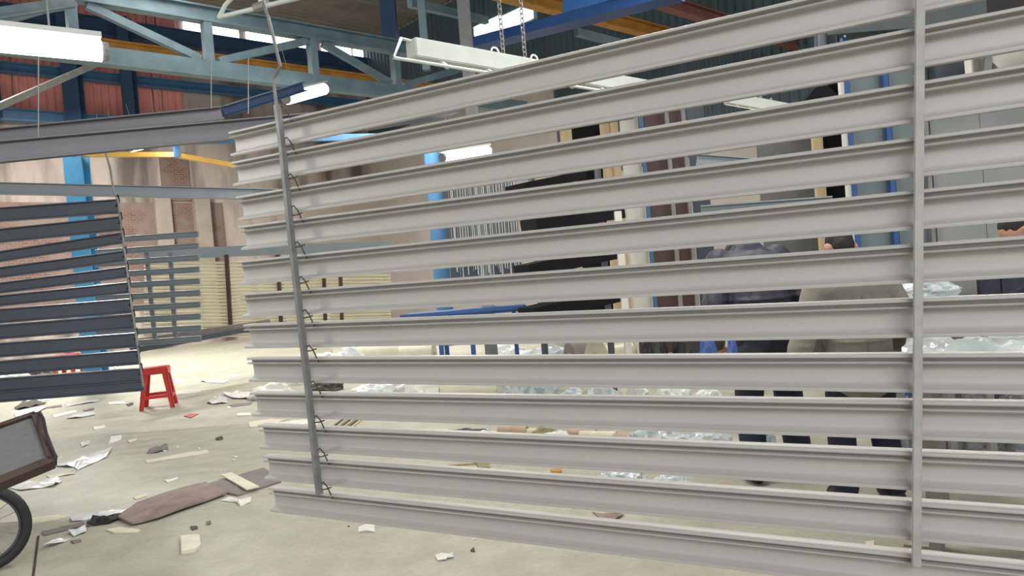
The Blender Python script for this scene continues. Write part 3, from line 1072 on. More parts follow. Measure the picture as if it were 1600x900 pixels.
# (px of base, py of base, half width px, height px, material, label)
bags = [
    (505, 575, 26, 22, M_film, 'white film bundle on the floor just right of the left hanger rod'),
    (545, 590, 34, 40, M_film, 'large white plastic bundle lying left of the cardboard reels'),
    (590, 622, 40, 26, M_film, 'flat white plastic bundle behind the ninth slat, left part'),
    (652, 630, 16, 28, M_paper, 'crumpled pale paper bundle behind the ninth slat, left of the yellow roll'),
    (814, 628, 24, 34, M_clear, 'crumpled clear film bundle right of the yellow roll'),
    (790, 570, 32, 30, M_film, 'white wrapped bundle right of the blue table legs'),
    (832, 580, 30, 36, M_film, 'white plastic bundle with red stripes right of the blue table'),
    (870, 582, 26, 40, M_clear, 'bluish clear plastic bundle left of the dark reel'),
    (852, 622, 20, 28, M_clear, 'shiny silver film bundle behind the ninth slat, centre'),
    (896, 640, 20, 34, M_clear, 'small shiny bundle right of the silver film bundle'),
    (946, 640, 26, 38, M_clear, 'bluish crumpled film bundle in the middle of the clutter'),
    (997, 636, 17, 32, M_film, 'narrow white film bundle near the centre of the clutter'),
    (1054, 640, 26, 38, M_film, 'white plastic bag with dark red print left of the navy legs'),
    (1108, 640, 22, 34, M_film, 'white plastic bag close to the navy legs'),
    (1030, 705, 50, 36, M_clear, 'grey clear plastic heap before the cardboard tubes'),
    (1110, 712, 40, 34, M_clear, 'glassy plastic heap at the left foot of the bending man'),
    (760, 700, 26, 26, M_film, 'small pale blue film scrap bundle behind the tenth slat'),
    (868, 700, 30, 24, M_film, 'white striped film bundle right of the greenish scrap'),
    (972, 752, 34, 20, M_clear, 'flat clear film sheet heap on the floor behind the eleventh slat'),
    (1048, 764, 30, 20, M_clear, 'flat glassy film heap on the floor left of the brown sheet'),
    (1195, 705, 20, 30, M_clear, 'clear film bundle between the navy trouser legs'),
    (470, 600, 18, 20, M_paper, 'white paper heap right behind the left hanger rod'),
    (425, 622, 30, 22, M_paper, 'pale scrap heap at the left end of the ninth slat'),
    (455, 668, 40, 8, M_paper, 'flat pale scrap at the left end of the tenth slat'),
]
for i, (px, py, w, h, mt, lab) in enumerate(bags):
    p = on_floor(px, py)
    zz = (p - EYE).dot(fwd)
    k = zz / F
    o = lump(p, w * k, w * k * .7, h * k * .75, mt, 'plastic_bundle' if mt is not M_paper else 'paper_bundle', i + 1)
    tag(o, lab, 'bundle')

# big plastic wrapped pile at the right
wp = thing('wrapped_pile', on_floor(1540, 800), 'wrapped profiles under glossy clear film on trestles at the right edge', 'pile')
wpz = 3.25
a, b = at(1412, 556, wpz + .25), at(1760, 560, wpz - .2)
topz = at(1500, 545, wpz).z
cpt = (a + b) / 2
dirx = Vector((b.x - a.x, b.y - a.y, 0)).normalized()
diry = Vector((-dirx.y, dirx.x, 0))
m = MB()
nx, ny = 26, 10
L = (b - a).length
vs, fs = [], []
for i in range(nx):
    for j in range(ny):
        u, v = i / (nx - 1), j / (ny - 1)
        hgt = topz + .05 * noise.noise(Vector((u * 5, v * 4, 1))) + .03 * noise.noise(Vector((u * 14, v * 9, 4)))
        edge = min(v, 1 - v) * 5
        if edge < 1:
            hgt -= (1 - edge) * .16
        vs.append(Vector((a.x, a.y, 0)) + dirx * (u * L) + diry * ((v - .3) * .7) + Z * hgt)
for i in range(nx - 1):
    for j in range(ny - 1):
        fs.append((i * ny + j, (i + 1) * ny + j, (i + 1) * ny + j + 1, i * ny + j + 1))
m.add(vs, fs)
o = m.build('film_cover', M_clear, wp, smooth=True)
so = o.modifiers.new('thick', 'SOLIDIFY'); so.thickness = .012
for k in range(5):
    off = diry * (-.12 + k * .09)
    MB().bar(Vector((a.x, a.y, topz - .14)) + off + dirx * .05, Vector((b.x, b.y, topz - .14)) + off, .07, .06).build('profile', M_ivory, wp)
for u in (.12, .8):
    for v in (-.15, .3):
        p = Vector((a.x, a.y, 0)) + dirx * (u * L) + diry * v
        MB().bar(Vector((p.x, p.y, 0)), Vector((p.x, p.y, topz - .17)), .05, .05, up=T).build('trestle_leg', M_grey, wp)
o = lump(at(1447, 470, 4.55), .18, .14, .10, M_clear, 'film_ball', 51)
tag(o, 'crumpled ball of clear film at the elbow of the man in the olive jacket', 'film')
dc = thing('dark_cabinet', on_floor(1600, 690), 'dark navy cabinet with pale seams at the right edge behind the wrapped profiles', 'cabinet')
for xx0, xx1 in ((1537, 1569), (1571, 1640), (1642, 1720)):
    panel(xx0, xx1, 425, 720, 6.0, M_navy, 'door', dc, .04)
panel(1569, 1571, 425, 720, 6.02, M_grey, 'seam_strip', dc, .04)
tb = thing('work_trestle', on_floor(1480, 760), 'narrow work table beyond the wrapped profiles carrying a ball of film', 'table')
tp_ = at(1447, 470, 4.55)
MB().box((tp_.x + .02, tp_.y, tp_.z - .02), .5, .44, .04).build('top', M_grey, tb)
for sx in (-.18, .22):
    for sy in (-.2, .2):
        MB().box((tp_.x + sx, tp_.y + sy, (tp_.z - .04) / 2), .04, .04, tp_.z - .04).build('leg', M_grey, tb)
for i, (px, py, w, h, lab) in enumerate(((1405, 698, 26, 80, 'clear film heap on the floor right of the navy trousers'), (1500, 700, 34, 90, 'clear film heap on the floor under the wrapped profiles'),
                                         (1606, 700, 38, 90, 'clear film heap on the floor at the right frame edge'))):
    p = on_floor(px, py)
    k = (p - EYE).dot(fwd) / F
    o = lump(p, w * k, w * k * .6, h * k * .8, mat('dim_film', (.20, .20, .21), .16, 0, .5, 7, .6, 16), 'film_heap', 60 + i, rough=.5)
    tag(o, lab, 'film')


def roll(p, q, r, mt, core, name, lab, cat='roll'):
    p, q = Vector(p), Vector(q)
    t = thing(name, Vector(((p.x + q.x) / 2, (p.y + q.y) / 2, 0)), lab, cat)
    d = (q - p).normalized()
    MB().tube([p, q], r, 22).build('wound_film', mt, t, smooth=True)
    MB().tube([p - d * .012, q + d * .012], r * .35, 12).build('core', core, t, smooth=True)
    return t


def froll(px, py, r, L, ang, mt, core, name, lab, cat='roll'):
    p = on_floor(px, py) + Z * r
    d = Vector((math.cos(ang), math.sin(ang), 0)) * L / 2
    return roll(p - d, p + d, r, mt, core, name, lab, cat)


froll(733, 632, .16, .60, .1, M_roll, M_kraft, 'film_roll', 'wide yellowish film roll lying on the floor behind the ninth slat')
froll(956, 592, .26, .40, .5, M_roll, M_kraft, 'film_roll', 'fat cream film roll showing its end, right of the dark reel')
froll(915, 585, .22, .40, .3, M_card2, M_kraft, 'film_roll', 'dark brown reel left of the fat cream film roll')
froll(585, 580, .22, .9, .1, M_beige, M_kraft, 'paper_reel', 'long beige paper reel behind the eighth slat, left')
froll(655, 582, .22, .5, -.1, M_beige, M_kraft, 'paper_reel', 'short beige paper reel left of the blue table legs')


def card_tube(px, py, r, L, ang, lab, mt=None):
    p = on_floor(px, py) + Z * r
    d = Vector((math.cos(ang), math.sin(ang), 0))
    t = thing('card_tube', p - Z * r, lab, 'tube')
    n = 16
    o1, i1 = [], []
    mm = MB()
    vs, fs = [], []
    s_ = d.cross(Z)
    for e in (-1, 1):
        for rr in (r, r * .78):
            for k in range(n):
                q = 2 * math.pi * k / n
                vs.append(p + d * (e * L / 2) + (s_ * math.cos(q) + Z * math.sin(q)) * rr)
    for k in range(n):
        k2 = (k + 1) % n
        fs += [(k, k2, 2 * n + k2, 2 * n + k), (n + k, 3 * n + k, 3 * n + k2, n + k2), (k, n + k, n + k2, k2), (2 * n + k, 2 * n + k2, 3 * n + k2, 3 * n + k)]
    mm.add(vs, fs)
    mm.build('tube_wall', mt or M_kraft, t, smooth=True)


card_tube(802, 682, .045, .26, -.35, 'brown cardboard tube with a dark open end behind the tenth slat')
card_tube(833, 682, .035, .10, -.4, 'short pale cardboard tube right of the brown tube', M_beige)
card_tube(905, 686, .04, .30, -.5, 'brown cardboard tube under the white striped film bundle')
card_tube(935, 690, .042, .30, -.4, 'pale cardboard tube with open end in the middle of the clutter', M_beige)
card_tube(985, 694, .04, .26, -.6, 'brown cardboard tube left of the grey plastic heap')
o = lump(on_floor(852, 684), .09, .07, .06, mat('moss_green_scrap', (.28, .26, .12), .8), 'cloth_scrap', 71)
tag(o, 'greenish crumpled scrap among the cardboard tubes', 'scrap')
o = lump(on_floor(728, 680), .16, .1, .035, M_ash, 'debris_pile', 72, rough=.6)
tag(o, 'dark crumbly debris pile on the floor left of the cardboard tubes', 'debris')
o = lump(on_floor(510, 610), .2, .14, .1, M_ash, 'debris_pile', 73, rough=.6)
tag(o, 'dark rubbish clump right of the left hanger rod behind the eighth slat', 'debris')
o = lump(on_floor(640, 500 + 30), 1.2, .5, .22, mat('brown_rubble', (.22, .15, .12), .9, 0, .3, 8), 'rubble_pile', 74, rough=.5)
tag(o, 'low brown rubble pile far back at the foot of the wall', 'debris')
bx = on_floor(497, 575)
o = MB().box((at(497, 497, 14.6).x, at(497, 497, 14.6).y, .46), .4, .3, .92).build('white_box', M_ivory)
tag(o, 'small white crate at the far wall right of the left hanger rod', 'crate')

# ================================================================== SCRAPS ON THE FLOOR
rsc = random.Random(3)


def scrap(poly, mt, name, lab, cat, h=.006, lift=.0, curl=.01, group=None):
    pts = [on_floor(x, y) for x, y in poly]
    n = len(pts)
    c = sum(pts, Vector()) / n
    # subdivide the outline and lift it unevenly
    out = []
    for i in range(n):
        a, b = pts[i], pts[(i + 1) % n]
        for k in range(3):
            out.append(a.lerp(b, k / 3))
    top = [p + Z * (h + lift + curl * abs(noise.noise(Vector((p.x * 9, p.y * 9, .3))))) for p in out]
    mid = [c.lerp(p, .5) + Z * (h + lift + curl * abs(noise.noise(Vector((p.x * 7, p.y * 7, 2.3))))) for p in out]
    bot = [p + Z * (.001 + (t.z - h) * .85 * (1 if lift or curl > .015 else 0)) for p, t in zip(out, top)]
    cc = c + Z * (h + lift + curl * .4)
    k = len(out)
    vs = top + mid + bot + [cc, c + Z * .001]
    fs = []
    for i in range(k):
        j = (i + 1) % k
        fs += [(i, j, k + j, k + i), (k + i, k + j, 3 * k), (i, 2 * k + i, 2 * k + j, j), (2 * k + j, 2 * k + i, 3 * k + 1)]
    o = MB().add(vs, fs).build(name, mt)
    return tag(o, lab, cat, group)


def z4(pts):
    return [(x / 3.462, 640 + y / 3.462) for x, y in pts]


def z3(pts):
    return [(x / 3.5556, 430 + y / 3.5556) for x, y in pts]


scrap(z4([(640, 598), (740, 520), (1115, 415), (1235, 465), (860, 600), (720, 632)]), M_card, 'cardboard_sheet', 'large reddish brown cardboard sheet on the floor left of the rack', 'cardboard', .012, .01, .03)
scrap(z4([(1120, 413), (1290, 362), (1425, 322), (1520, 395), (1290, 470), (1240, 462)]), M_card2, 'cardboard_sheet', 'grey-brown cardboard sheet under the beige strip near the lowest slats', 'cardboard', .012, .0, .012)
scrap(z4([(1195, 372), (1255, 362), (1405, 440), (1335, 455)]), M_beige, 'card_strip', 'beige strip lying across the grey-brown cardboard', 'strip', .006, .026, .004)
scrap(z4([(1195, 495), (1240, 475), (1290, 490), (1360, 480), (1355, 505), (1300, 525), (1280, 505)]), M_paper, 'paper_scrap', 'torn white scrap below the beige strip', 'scrap', .004, 0, .03)
scrap(z4([(470, 636), (520, 592), (600, 604), (662, 568), (640, 600), (600, 620)]), M_black, 'torn_shadow', 'black torn lumps drawn for the shadow at the left end of the brown cardboard', 'scrap', .01, 0, .06)  # shadow lumps beside the cardboard, shaped and coloured black
scrap(z4([(380, 590), (560, 560), (690, 545), (640, 575), (500, 598), (390, 610)]), M_film, 'film_strip', 'pale film strip beside the black shadow lumps', 'scrap', .006, 0, .03)
scrap(z4([(980, 700), (1080, 693), (1088, 745), (1060, 772), (982, 785)]), M_beige, 'card_square', 'thick beige card square on the floor near the bottom left', 'cardboard', .02, 0, .004)
scrap(z4([(788, 280), (960, 248), (1120, 222), (1132, 238), (960, 265), (795, 292)]), M_beige, 'card_strip', 'long beige strip on bare floor below the red stool', 'strip', .008)
scrap(z4([(600, 150), (660, 140), (655, 165), (590, 188)]), M_paper, 'paper_square', 'small white square of paper right of the film strips', 'paper')
scrap(z4([(505, 97), (565, 88), (572, 98), (515, 110)]), M_paper, 'paper_square', 'small white paper piece left of the stool legs', 'paper')
scrap(z4([(435, 185), (490, 163), (488, 185), (445, 207)]), M_film, 'film_scrap', 'small clear film scrap between the cart and the beige strip', 'scrap', .004, 0, .03)
scrap(z4([(295, 308), (400, 280), (480, 250), (610, 210), (580, 260), (420, 330), (400, 315)]), M_film, 'film_strip', 'long crinkled clear film strip right of the cart tray', 'scrap', .004, 0, .04)
scrap(z4([(250, 360), (400, 335), (415, 328), (405, 350), (270, 372)]), M_beige, 'card_strip', 'narrow beige strip under the crinkled clear film', 'strip', .004, 0, .02)
scrap(z4([(50, 425), (160, 400), (310, 370), (335, 392), (290, 418), (110, 440)]), M_film, 'film_strip', 'white film strip on the floor just right of the cart wheel top', 'scrap', .004, 0, .04)
scrap(z4([(790, 240), (850, 205), (905, 195), (912, 215), (850, 235)]), M_card2, 'torn_card', 'curled brown-grey scrap above the long beige strip', 'scrap', .004, 0, .05)
scrap(z4([(1165, 160), (1200, 148), (1208, 160), (1180, 168)]), M_ash, 'torn_card', 'tiny dark scrap alone on the floor near the rack end', 'scrap', .004, 0, .02)
scrap(z4([(890, 385), (960, 370), (965, 378), (905, 396)]), M_paper, 'paper_scrap', 'thin white sliver above the brown cardboard', 'scrap')
scrap(z4([(720, 478), (790, 460), (795, 470), (735, 488)]), M_beige, 'paper_scrap', 'thin beige sliver at the edge of the brown cardboard', 'scrap')
scrap(z4([(690, 168), (740, 158), (742, 168), (700, 180)]), M_beige, 'paper_scrap', 'faint beige sliver right of the white paper square', 'scrap')
scrap(z4([(235, 750), (330, 700), (380, 705), (300, 740)]), M_film, 'film_scrap', 'white film scrap right of the cart wheel', 'scrap', .004, 0, .04)
scrap(z4([(370, 668), (465, 642), (468, 668), (400, 690)]), M_film, 'film_scrap', 'small white film scrap above the film scrap by the cart wheel', 'scrap', .004, 0, .04)
scrap(z4([(575, 655), (650, 640), (760, 655), (740, 668), (620, 672)]), M_beige, 'card_strip', 'beige strip below the brown cardboard sheet', 'strip')
scrap(z4([(225, 665), (330, 640), (450, 620), (480, 632), (360, 655), (240, 685)]), M_card2, 'torn_card', 'thin grey-brown strip left of the black shadow lumps', 'strip', .004, 0, .02)
scrap(z4([(1028, 640), (1065, 632), (1072, 645), (1040, 655)]), M_ash, 'torn_card', 'tiny dark scrap left of the beige card square', 'scrap', .004, 0, .02)
scrap(z4([(1115, 615), (1140, 608), (1142, 622), (1120, 628)]), M_card2, 'torn_card', 'tiny grey scrap above the beige card square', 'scrap', .004, 0, .02)
scrap(z4([(110, 600), (310, 575), (380, 580), (300, 600), (120, 625)]), M_beige, 'card_strip', 'pale strip on the floor behind the cart wheel', 'strip')
scrap(z4([(380, 715), (435, 705), (440, 718), (400, 728)]), M_card2, 'torn_card', 'small grey scrap right of the white film scrap by the wheel', 'scrap')
# around the stool (zoom 3)
scrap(z3([(80, 745), (130, 705), (200, 700), (260, 715), (200, 728), (110, 750)]), M_ash, 'rag', 'black rag on the floor left of the red stool', 'rag', .006, 0, .06)
scrap(z3([(140, 695), (270, 685), (275, 695), (150, 705)]), M_paper, 'paper_scrap', 'pale paper behind the black rag', 'paper')
scrap(z3([(360, 720), (550, 692), (555, 702), (370, 732)]), M_film, 'film_strip', 'long pale film strip right of the black rag', 'scrap', .004, 0, .03)
scrap(z3([(600, 708), (690, 703), (700, 716), (605, 720)]), M_paper, 'paper_scrap', 'white paper strip left of the stool foot', 'paper')
scrap(z3([(700, 720), (740, 708), (742, 718), (715, 730)]), M_ash, 'torn_card', 'small dark scrap beside the left stool foot', 'scrap')
scrap(z3([(220, 740), (340, 722), (345, 732), (230, 745)]), M_card2, 'torn_card', 'dark brown sliver right of the black rag', 'scrap')
scrap(z3([(290, 780), (420, 752), (428, 764), (300, 792)]), M_paper, 'paper_scrap', 'pale paper strip in front of the black rag', 'paper')
scrap(z3([(370, 800), (430, 770), (520, 765), (530, 778), (440, 795)]), M_film, 'film_scrap', 'crumpled white film between cart and stool', 'scrap', .004, 0, .05)
scrap(z3([(460, 752), (520, 738), (525, 748), (470, 758)]), M_card2, 'torn_card', 'small brown scrap above the crumpled white film', 'scrap')
scrap(z3([(80, 765), (170, 745), (260, 738), (200, 770), (85, 790)]), M_film, 'film_scrap', 'pale film lying below the black rag', 'scrap', .004, 0, .04)
scrap(z3([(520, 850), (580, 838), (582, 850), (525, 862)]), M_paper, 'paper_scrap', 'white paper chip in front of the crumpled film', 'paper')
scrap(z3([(960, 580), (1005, 577), (1008, 598), (965, 602)]), M_paper, 'paper_scrap', 'white paper piece behind the right stool leg', 'paper')
scrap(z3([(1000, 660), (1110, 640), (1115, 650), (1005, 668)]), M_film, 'film_scrap', 'thin pale strip right of the red stool', 'scrap')
scrap(z3([(1115, 592), (1180, 578), (1220, 590), (1275, 590), (1240, 602), (1150, 598)]), M_paper, 'paper_scrap', 'torn white paper right of the stool, farther one', 'paper', .005, 0, .05)
scrap(z3([(1280, 560), (1325, 552), (1330, 562), (1290, 572)]), M_paper, 'paper_scrap', 'small white paper by the left ends of the slats', 'paper')
scrap(z3([(1150, 712), (1200, 680), (1260, 690), (1265, 712), (1180, 720)]), M_film, 'film_scrap', 'shiny white film scrap right of the stool near the slat ends', 'scrap', .004, 0, .07)
scrap(z3([(1240, 665), (1320, 652), (1390, 655), (1400, 690), (1300, 690)]), M_paper, 'paper_scrap', 'pink-white paper heap at the slat ends', 'paper', .006, 0, .07)
scrap(z3([(1270, 725), (1330, 715), (1400, 708), (1390, 722), (1290, 732)]), M_card2, 'torn_card', 'brown strip below the pink-white paper heap', 'scrap')
scrap(z3([(1020, 785), (1060, 772), (1105, 772), (1060, 795)]), mat('red_scrap', (.5, .10, .07), .7), 'red_scrap', 'small red scrap on the floor below the stool', 'scrap')
scrap(z3([(1310, 772), (1390, 765), (1395, 780), (1320, 785)]), M_paper, 'paper_scrap', 'pale paper at the left tip of the ninth slat', 'paper')
scrap(z3([(1380, 820), (1500, 802), (1590, 805), (1500, 835), (1390, 850)]), M_beige, 'card_strip', 'beige card piece behind the tip of the tenth slat', 'cardboard')
# below the rack
scrap([(560, 826), (570, 820), (585, 820), (586, 832), (573, 831), (560, 832)], M_paper, 'paper_scrap', 'white torn paper on the floor under the lowest slat', 'paper', .004, 0, .015)
scrap([(680, 871), (690, 867), (700, 868), (698, 876), (684, 877)], M_paper, 'candy_wrapper', 'pinkish white wrapper under the lowest slat near the bottom edge', 'wrapper', .006, 0, .02)
scrap([(698, 868), (708, 866), (709, 872), (699, 874)], M_film, 'candy_wrapper', 'white wrapper end beside the pinkish wrapper', 'wrapper', .006, 0, .02)
scrap([(735, 862), (741, 857), (742, 863)], M_ash, 'torn_card', 'tiny dark chip right of the wrapper', 'scrap')
scrap([(860, 736), (877, 734), (878, 739), (862, 740)], M_orange, 'orange_scrap', 'small orange packet on the floor behind the tenth slat gap', 'packet', .012, 0, .01)
scrap([(745, 726), (765, 725), (766, 733), (748, 733)], mat('moss_green_scrap', (.28, .26, .12)), 'cloth_scrap', 'small green-grey scrap at the tip of a thin stick', 'scrap', .012, 0, .02)
o = MB().bar(on_floor(700, 729) + Z * .008, on_floor(747, 725) + Z * .008, .012, .012).build('stick', M_wood)
tag(o, 'thin wooden stick on the floor behind the tenth slat', 'stick')
scrap([(926, 802), (940, 805), (975, 806), (960, 815), (940, 812)], M_card, 'torn_card', 'brown card flap on the floor behind the lowest slat gap', 'cardboard', .006, 0, .03)
scrap([(1352, 848), (1366, 847), (1366, 856), (1353, 856)], M_beige, 'card_square', 'small pale square on the floor behind the lowest gap at the right', 'cardboard', .006)
o = MB().bar(on_floor(1412, 854) + Z * .006, on_floor(1462, 859) + Z * .006, .008, .008).build('stick', M_card)
tag(o, 'thin brown stick on the floor behind the lowest gap at the right', 'stick')
scrap([(1000, 776), (1060, 772), (1090, 778), (1080, 786), (1010, 784)], M_film, 'film_sheet', 'flat pale film sheet on the floor behind the eleventh slat', 'film', .004, 0, .05)
scrap([(1108, 762), (1140, 756), (1143, 764), (1112, 768)], M_kraft, 'card_flap', 'pinkish brown card flap left of the navy trouser cuffs', 'cardboard', .006, 0, .03)
scrap([(540, 668), (700, 672), (700, 690), (560, 684)], M_beige, 'card_sheet', 'flat beige card sheet on the floor behind the tenth slat', 'cardboard', .005, 0, .01)
for k in range(6):
    x = 520 + k * 6
    o = MB().bar(on_floor(x, 668) + Z * .006, on_floor(x + 16, 656) + Z * .006, .02, .012).build('wood_sliver', M_wood if k % 2 else M_ash)
    tag(o, 'short sliver in the row of dark and pale slivers behind the tenth slat', 'sliver', 'slivers behind the tenth slat')
# small unmatched crumbs of paper on the open floor
for k in range(16):
    x, y = rsc.uniform(20, 420), rsc.uniform(560, 720)
    w = rsc.uniform(2, 5)
    a = rsc.uniform(-.5, .5)
    poly = [(x, y), (x + w, y - w * .3 + a), (x + w * 1.6, y + w * .1), (x + w * .7, y + w * .35)]
    scrap(poly, (M_paper, M_beige, M_film)[k % 3], 'paper_crumb', 'tiny pale paper crumb on the open floor around the red stool', 'scrap', .003, 0, .01, 'paper crumbs on the open floor')
for k in range(14):
    x, y = rsc.uniform(480, 1300), rsc.uniform(790, 845)
    w = rsc.uniform(2, 4)
    scrap([(x, y), (x + w, y - w * .3), (x + w * 1.6, y + w * .1), (x + w * .7, y + w * .35)], (M_paper, M_ash)[k % 2], 'floor_chip', 'tiny chip on the floor behind the lowest slats', 'scrap', .003, 0, .008,
          'chips on the floor behind the lowest slats')

# ================================================================== RED STOOLS


def stool(base, rot, sc, lab):
    t = thing('plastic_stool', base, lab, 'stool', 'red plastic stools')
    H = .47 * sc
    Rm = Matrix.Rotation(rot, 3, 'Z')

    def P(x, y, z):
        return Vector(base) + Rm @ Vector((x * sc, y * sc, z * sc))
    tw, bw = .125, .185
    ax = (Rm @ Vector((1, 0, 0)), Rm @ Vector((0, 1, 0)), Z)
    MB().box(P(0, 0, .46), .27 * sc, .27 * sc, .022 * sc, ax).build('seat', M_red, t, bevel=.006)
    for k, (dx, dy) in enumerate(((1, 0), (-1, 0), (0, 1), (0, -1))):
        a_ = tw + .006
        c = P(dx * a_, dy * a_, .425)
        MB().box(c, (.02 if dx else .25) * sc, (.02 if dy else .25) * sc, .06 * sc, ax).build('apron', M_red, t)
        c = P(dx * .163, dy * .163, .14)
        MB().box(c, (.014 if dx else .30) * sc, (.014 if dy else .30) * sc, .035 * sc, ax).build('stretcher', M_red, t)
    for sx in (-1, 1):
        for sy in (-1, 1):
            m = MB()
            # L-section leg: two flat faces meeting at the corner
            for (ux, uy) in ((1, 0), (0, 1)):
                w0, w1 = .058, .046
                v = []
                for zz, e, w in ((.45, tw, w0), (0.0, bw, w1)):
                    cx, cy = sx * e, sy * e
                    v += [P(cx, cy, zz), P(cx - sx * ux * w, cy - sy * uy * w, zz)]
                    tx, ty = (0, -sy * .012) if ux else (-sx * .012, 0)
                    v += [P(cx + tx, cy + ty, zz), P(cx - sx * ux * w + tx, cy - sy * uy * w + ty, zz)]
                m.add(v, [(0, 1, 5, 4), (2, 6, 7, 3), (0, 4, 6, 2), (1, 3, 7, 5), (0, 2, 3, 1), (4, 5, 7, 6)])
            m.build('leg', M_red, t)
    return t


sb = on_floor(249, 636)
stool(sb, .32, 1.12, 'red plastic stool standing free on the floor right of the dark slats')
sb2 = on_floor(109, 598)
stool(sb2, .1, 1.12, 'red plastic stool half hidden behind the dark slats at the left')
o = lump(on_floor(60, 592), .3, .25, .2, M_ash, 'debris_pile', 81, rough=.6); tag(o, 'dark rubbish heap behind the dark slats beside the hidden stool', 'debris')
o = lump(on_floor(168, 588), .2, .2, .16, M_film, 'plastic_bundle', 82, rough=.6); tag(o, 'grey film heap behind the dark slats right of the hidden stool', 'bundle')
o = lump(on_floor(20, 600), .3, .25, .16, M_paper, 'paper_bundle', 83, rough=.6); tag(o, 'pale paper heap behind the dark slats at the left frame edge', 'bundle')

# ================================================================== CART AT THE LOWER LEFT
wz = 3.98
wc = at(-32, 828, wz)
wr_ = wc.z
wax = Vector((.47, -.88, 0)).normalized()                # wheel axle direction
wdir = Vector((.88, .47, 0)).normalized()
ct = thing('cargo_cart', Vector((wc.x, wc.y, 0)), 'dark framed cargo cart with spoked wheel at the lower left corner', 'cart')
R = wr_ - .0
ring = [wc + wdir * ((R - .028) * math.cos(q)) + Z * ((R - .028) * math.sin(q)) for q in [2 * math.pi * k / 40 for k in range(40)]]
tyre = MB().tube(ring, .028, 10, close=True).build('tyre', M_black, ct, smooth=True)
ring = [wc + wdir * ((R - .055) * math.cos(q)) + Z * ((R - .055) * math.sin(q)) for q in [2 * math.pi * k / 40 for k in range(40)]]
MB().tube(ring, .010, 8, close=True).build('rim', M_dark, ct, smooth=True)
MB().tube([wc - wax * .05, wc + wax * .05], .028, 12).build('hub', M_grey, ct, smooth=True)
for k in range(18):
    q = 2 * math.pi * k / 18
    e = wc + wdir * ((R - .06) * math.cos(q)) + Z * ((R - .06) * math.sin(q))
    s_ = wc + wax * (.04 if k % 2 else -.04) + wdir * (.026 * math.cos(q + .6)) + Z * (.026 * math.sin(q + .6))
    MB().tube([s_, e], .0022, 5).build('spoke', M_grey, ct)
# front tray: tilted box whose right-hand side shows
c1, c2, c3 = at(55, 650, 3.3), at(82, 722, 3.05), at(-60, 780, 2.75)
c4 = c1 + (c3 - c2)
ns = (c2 - c1).cross(c3 - c2).normalized()
if ns.dot(EYE - c1) < 0:
    ns = -ns
m = MB()
m.add([c1 + ns * .005, c2 + ns * .005, c3 + ns * .005, c4 + ns * .005, c1 - ns * .012, c2 - ns * .012, c3 - ns * .012, c4 - ns * .012],
      [(0, 1, 2, 3), (4, 7, 6, 5), (0, 4, 5, 1), (1, 5, 6, 2), (2, 6, 7, 3), (3, 7, 4, 0)])
m.build('side_board', M_mesh, ct)
for p, q, w in ((c1, c2, .034), (c2, c3, .042), (c3, c4, .034), (c4, c1, .022)):
    MB().bar(p, q, w, .04, up=ns).build('frame_bar', M_rust, ct)
back = Vector((-.50, .40, .05))
MB().tube([c1 + ns * .02 + RT * .02, at(68, 655, 3.2), at(75, 690, 3.12), at(88, 714, 3.04), at(82, 724, 3.02)], .006, 7).build('guard_wire', M_black, ct, smooth=True)
MB().tube([wc + wax * .07, wc + wax * .07 + Z * .10 - wdir * .14, at(-110, 745, 3.9)], .013, 8).build('fork', M_rust, ct, smooth=True)
MB().tube([wc - wax * .07, wc - wax * .07 + Z * .10 - wdir * .14, at(-110, 745, 4.05)], .013, 8).build('fork', M_rust, ct, smooth=True)
MB().tube([wc - wax * .09, wc + wax * .09], .010, 8).build('axle', M_black, ct, smooth=True)

# floor channel under the cart (joint in the slab)
o = MB().bar(on_floor(52, 900) + Z * .002, on_floor(60, 838) + Z * .002, .012, .004).build('trim_1', M_rust)
struct(o)

# ================================================================== PEOPLE


def mesh_body(parts, name, mt, parent, voxel, smooth_it=4):
    m = MB()
    for kind, *a in parts:
        getattr(m, kind)(*a)
    o = m.build(name, mt, parent)
    r = o.modifiers.new('union', 'REMESH')
    r.mode = 'VOXEL'
    r.voxel_size = voxel
    r.use_smooth_shade = True
    s_ = o.modifiers.new('smooth', 'SMOOTH')
    s_.factor = .5
    s_.iterations = smooth_it
    return o


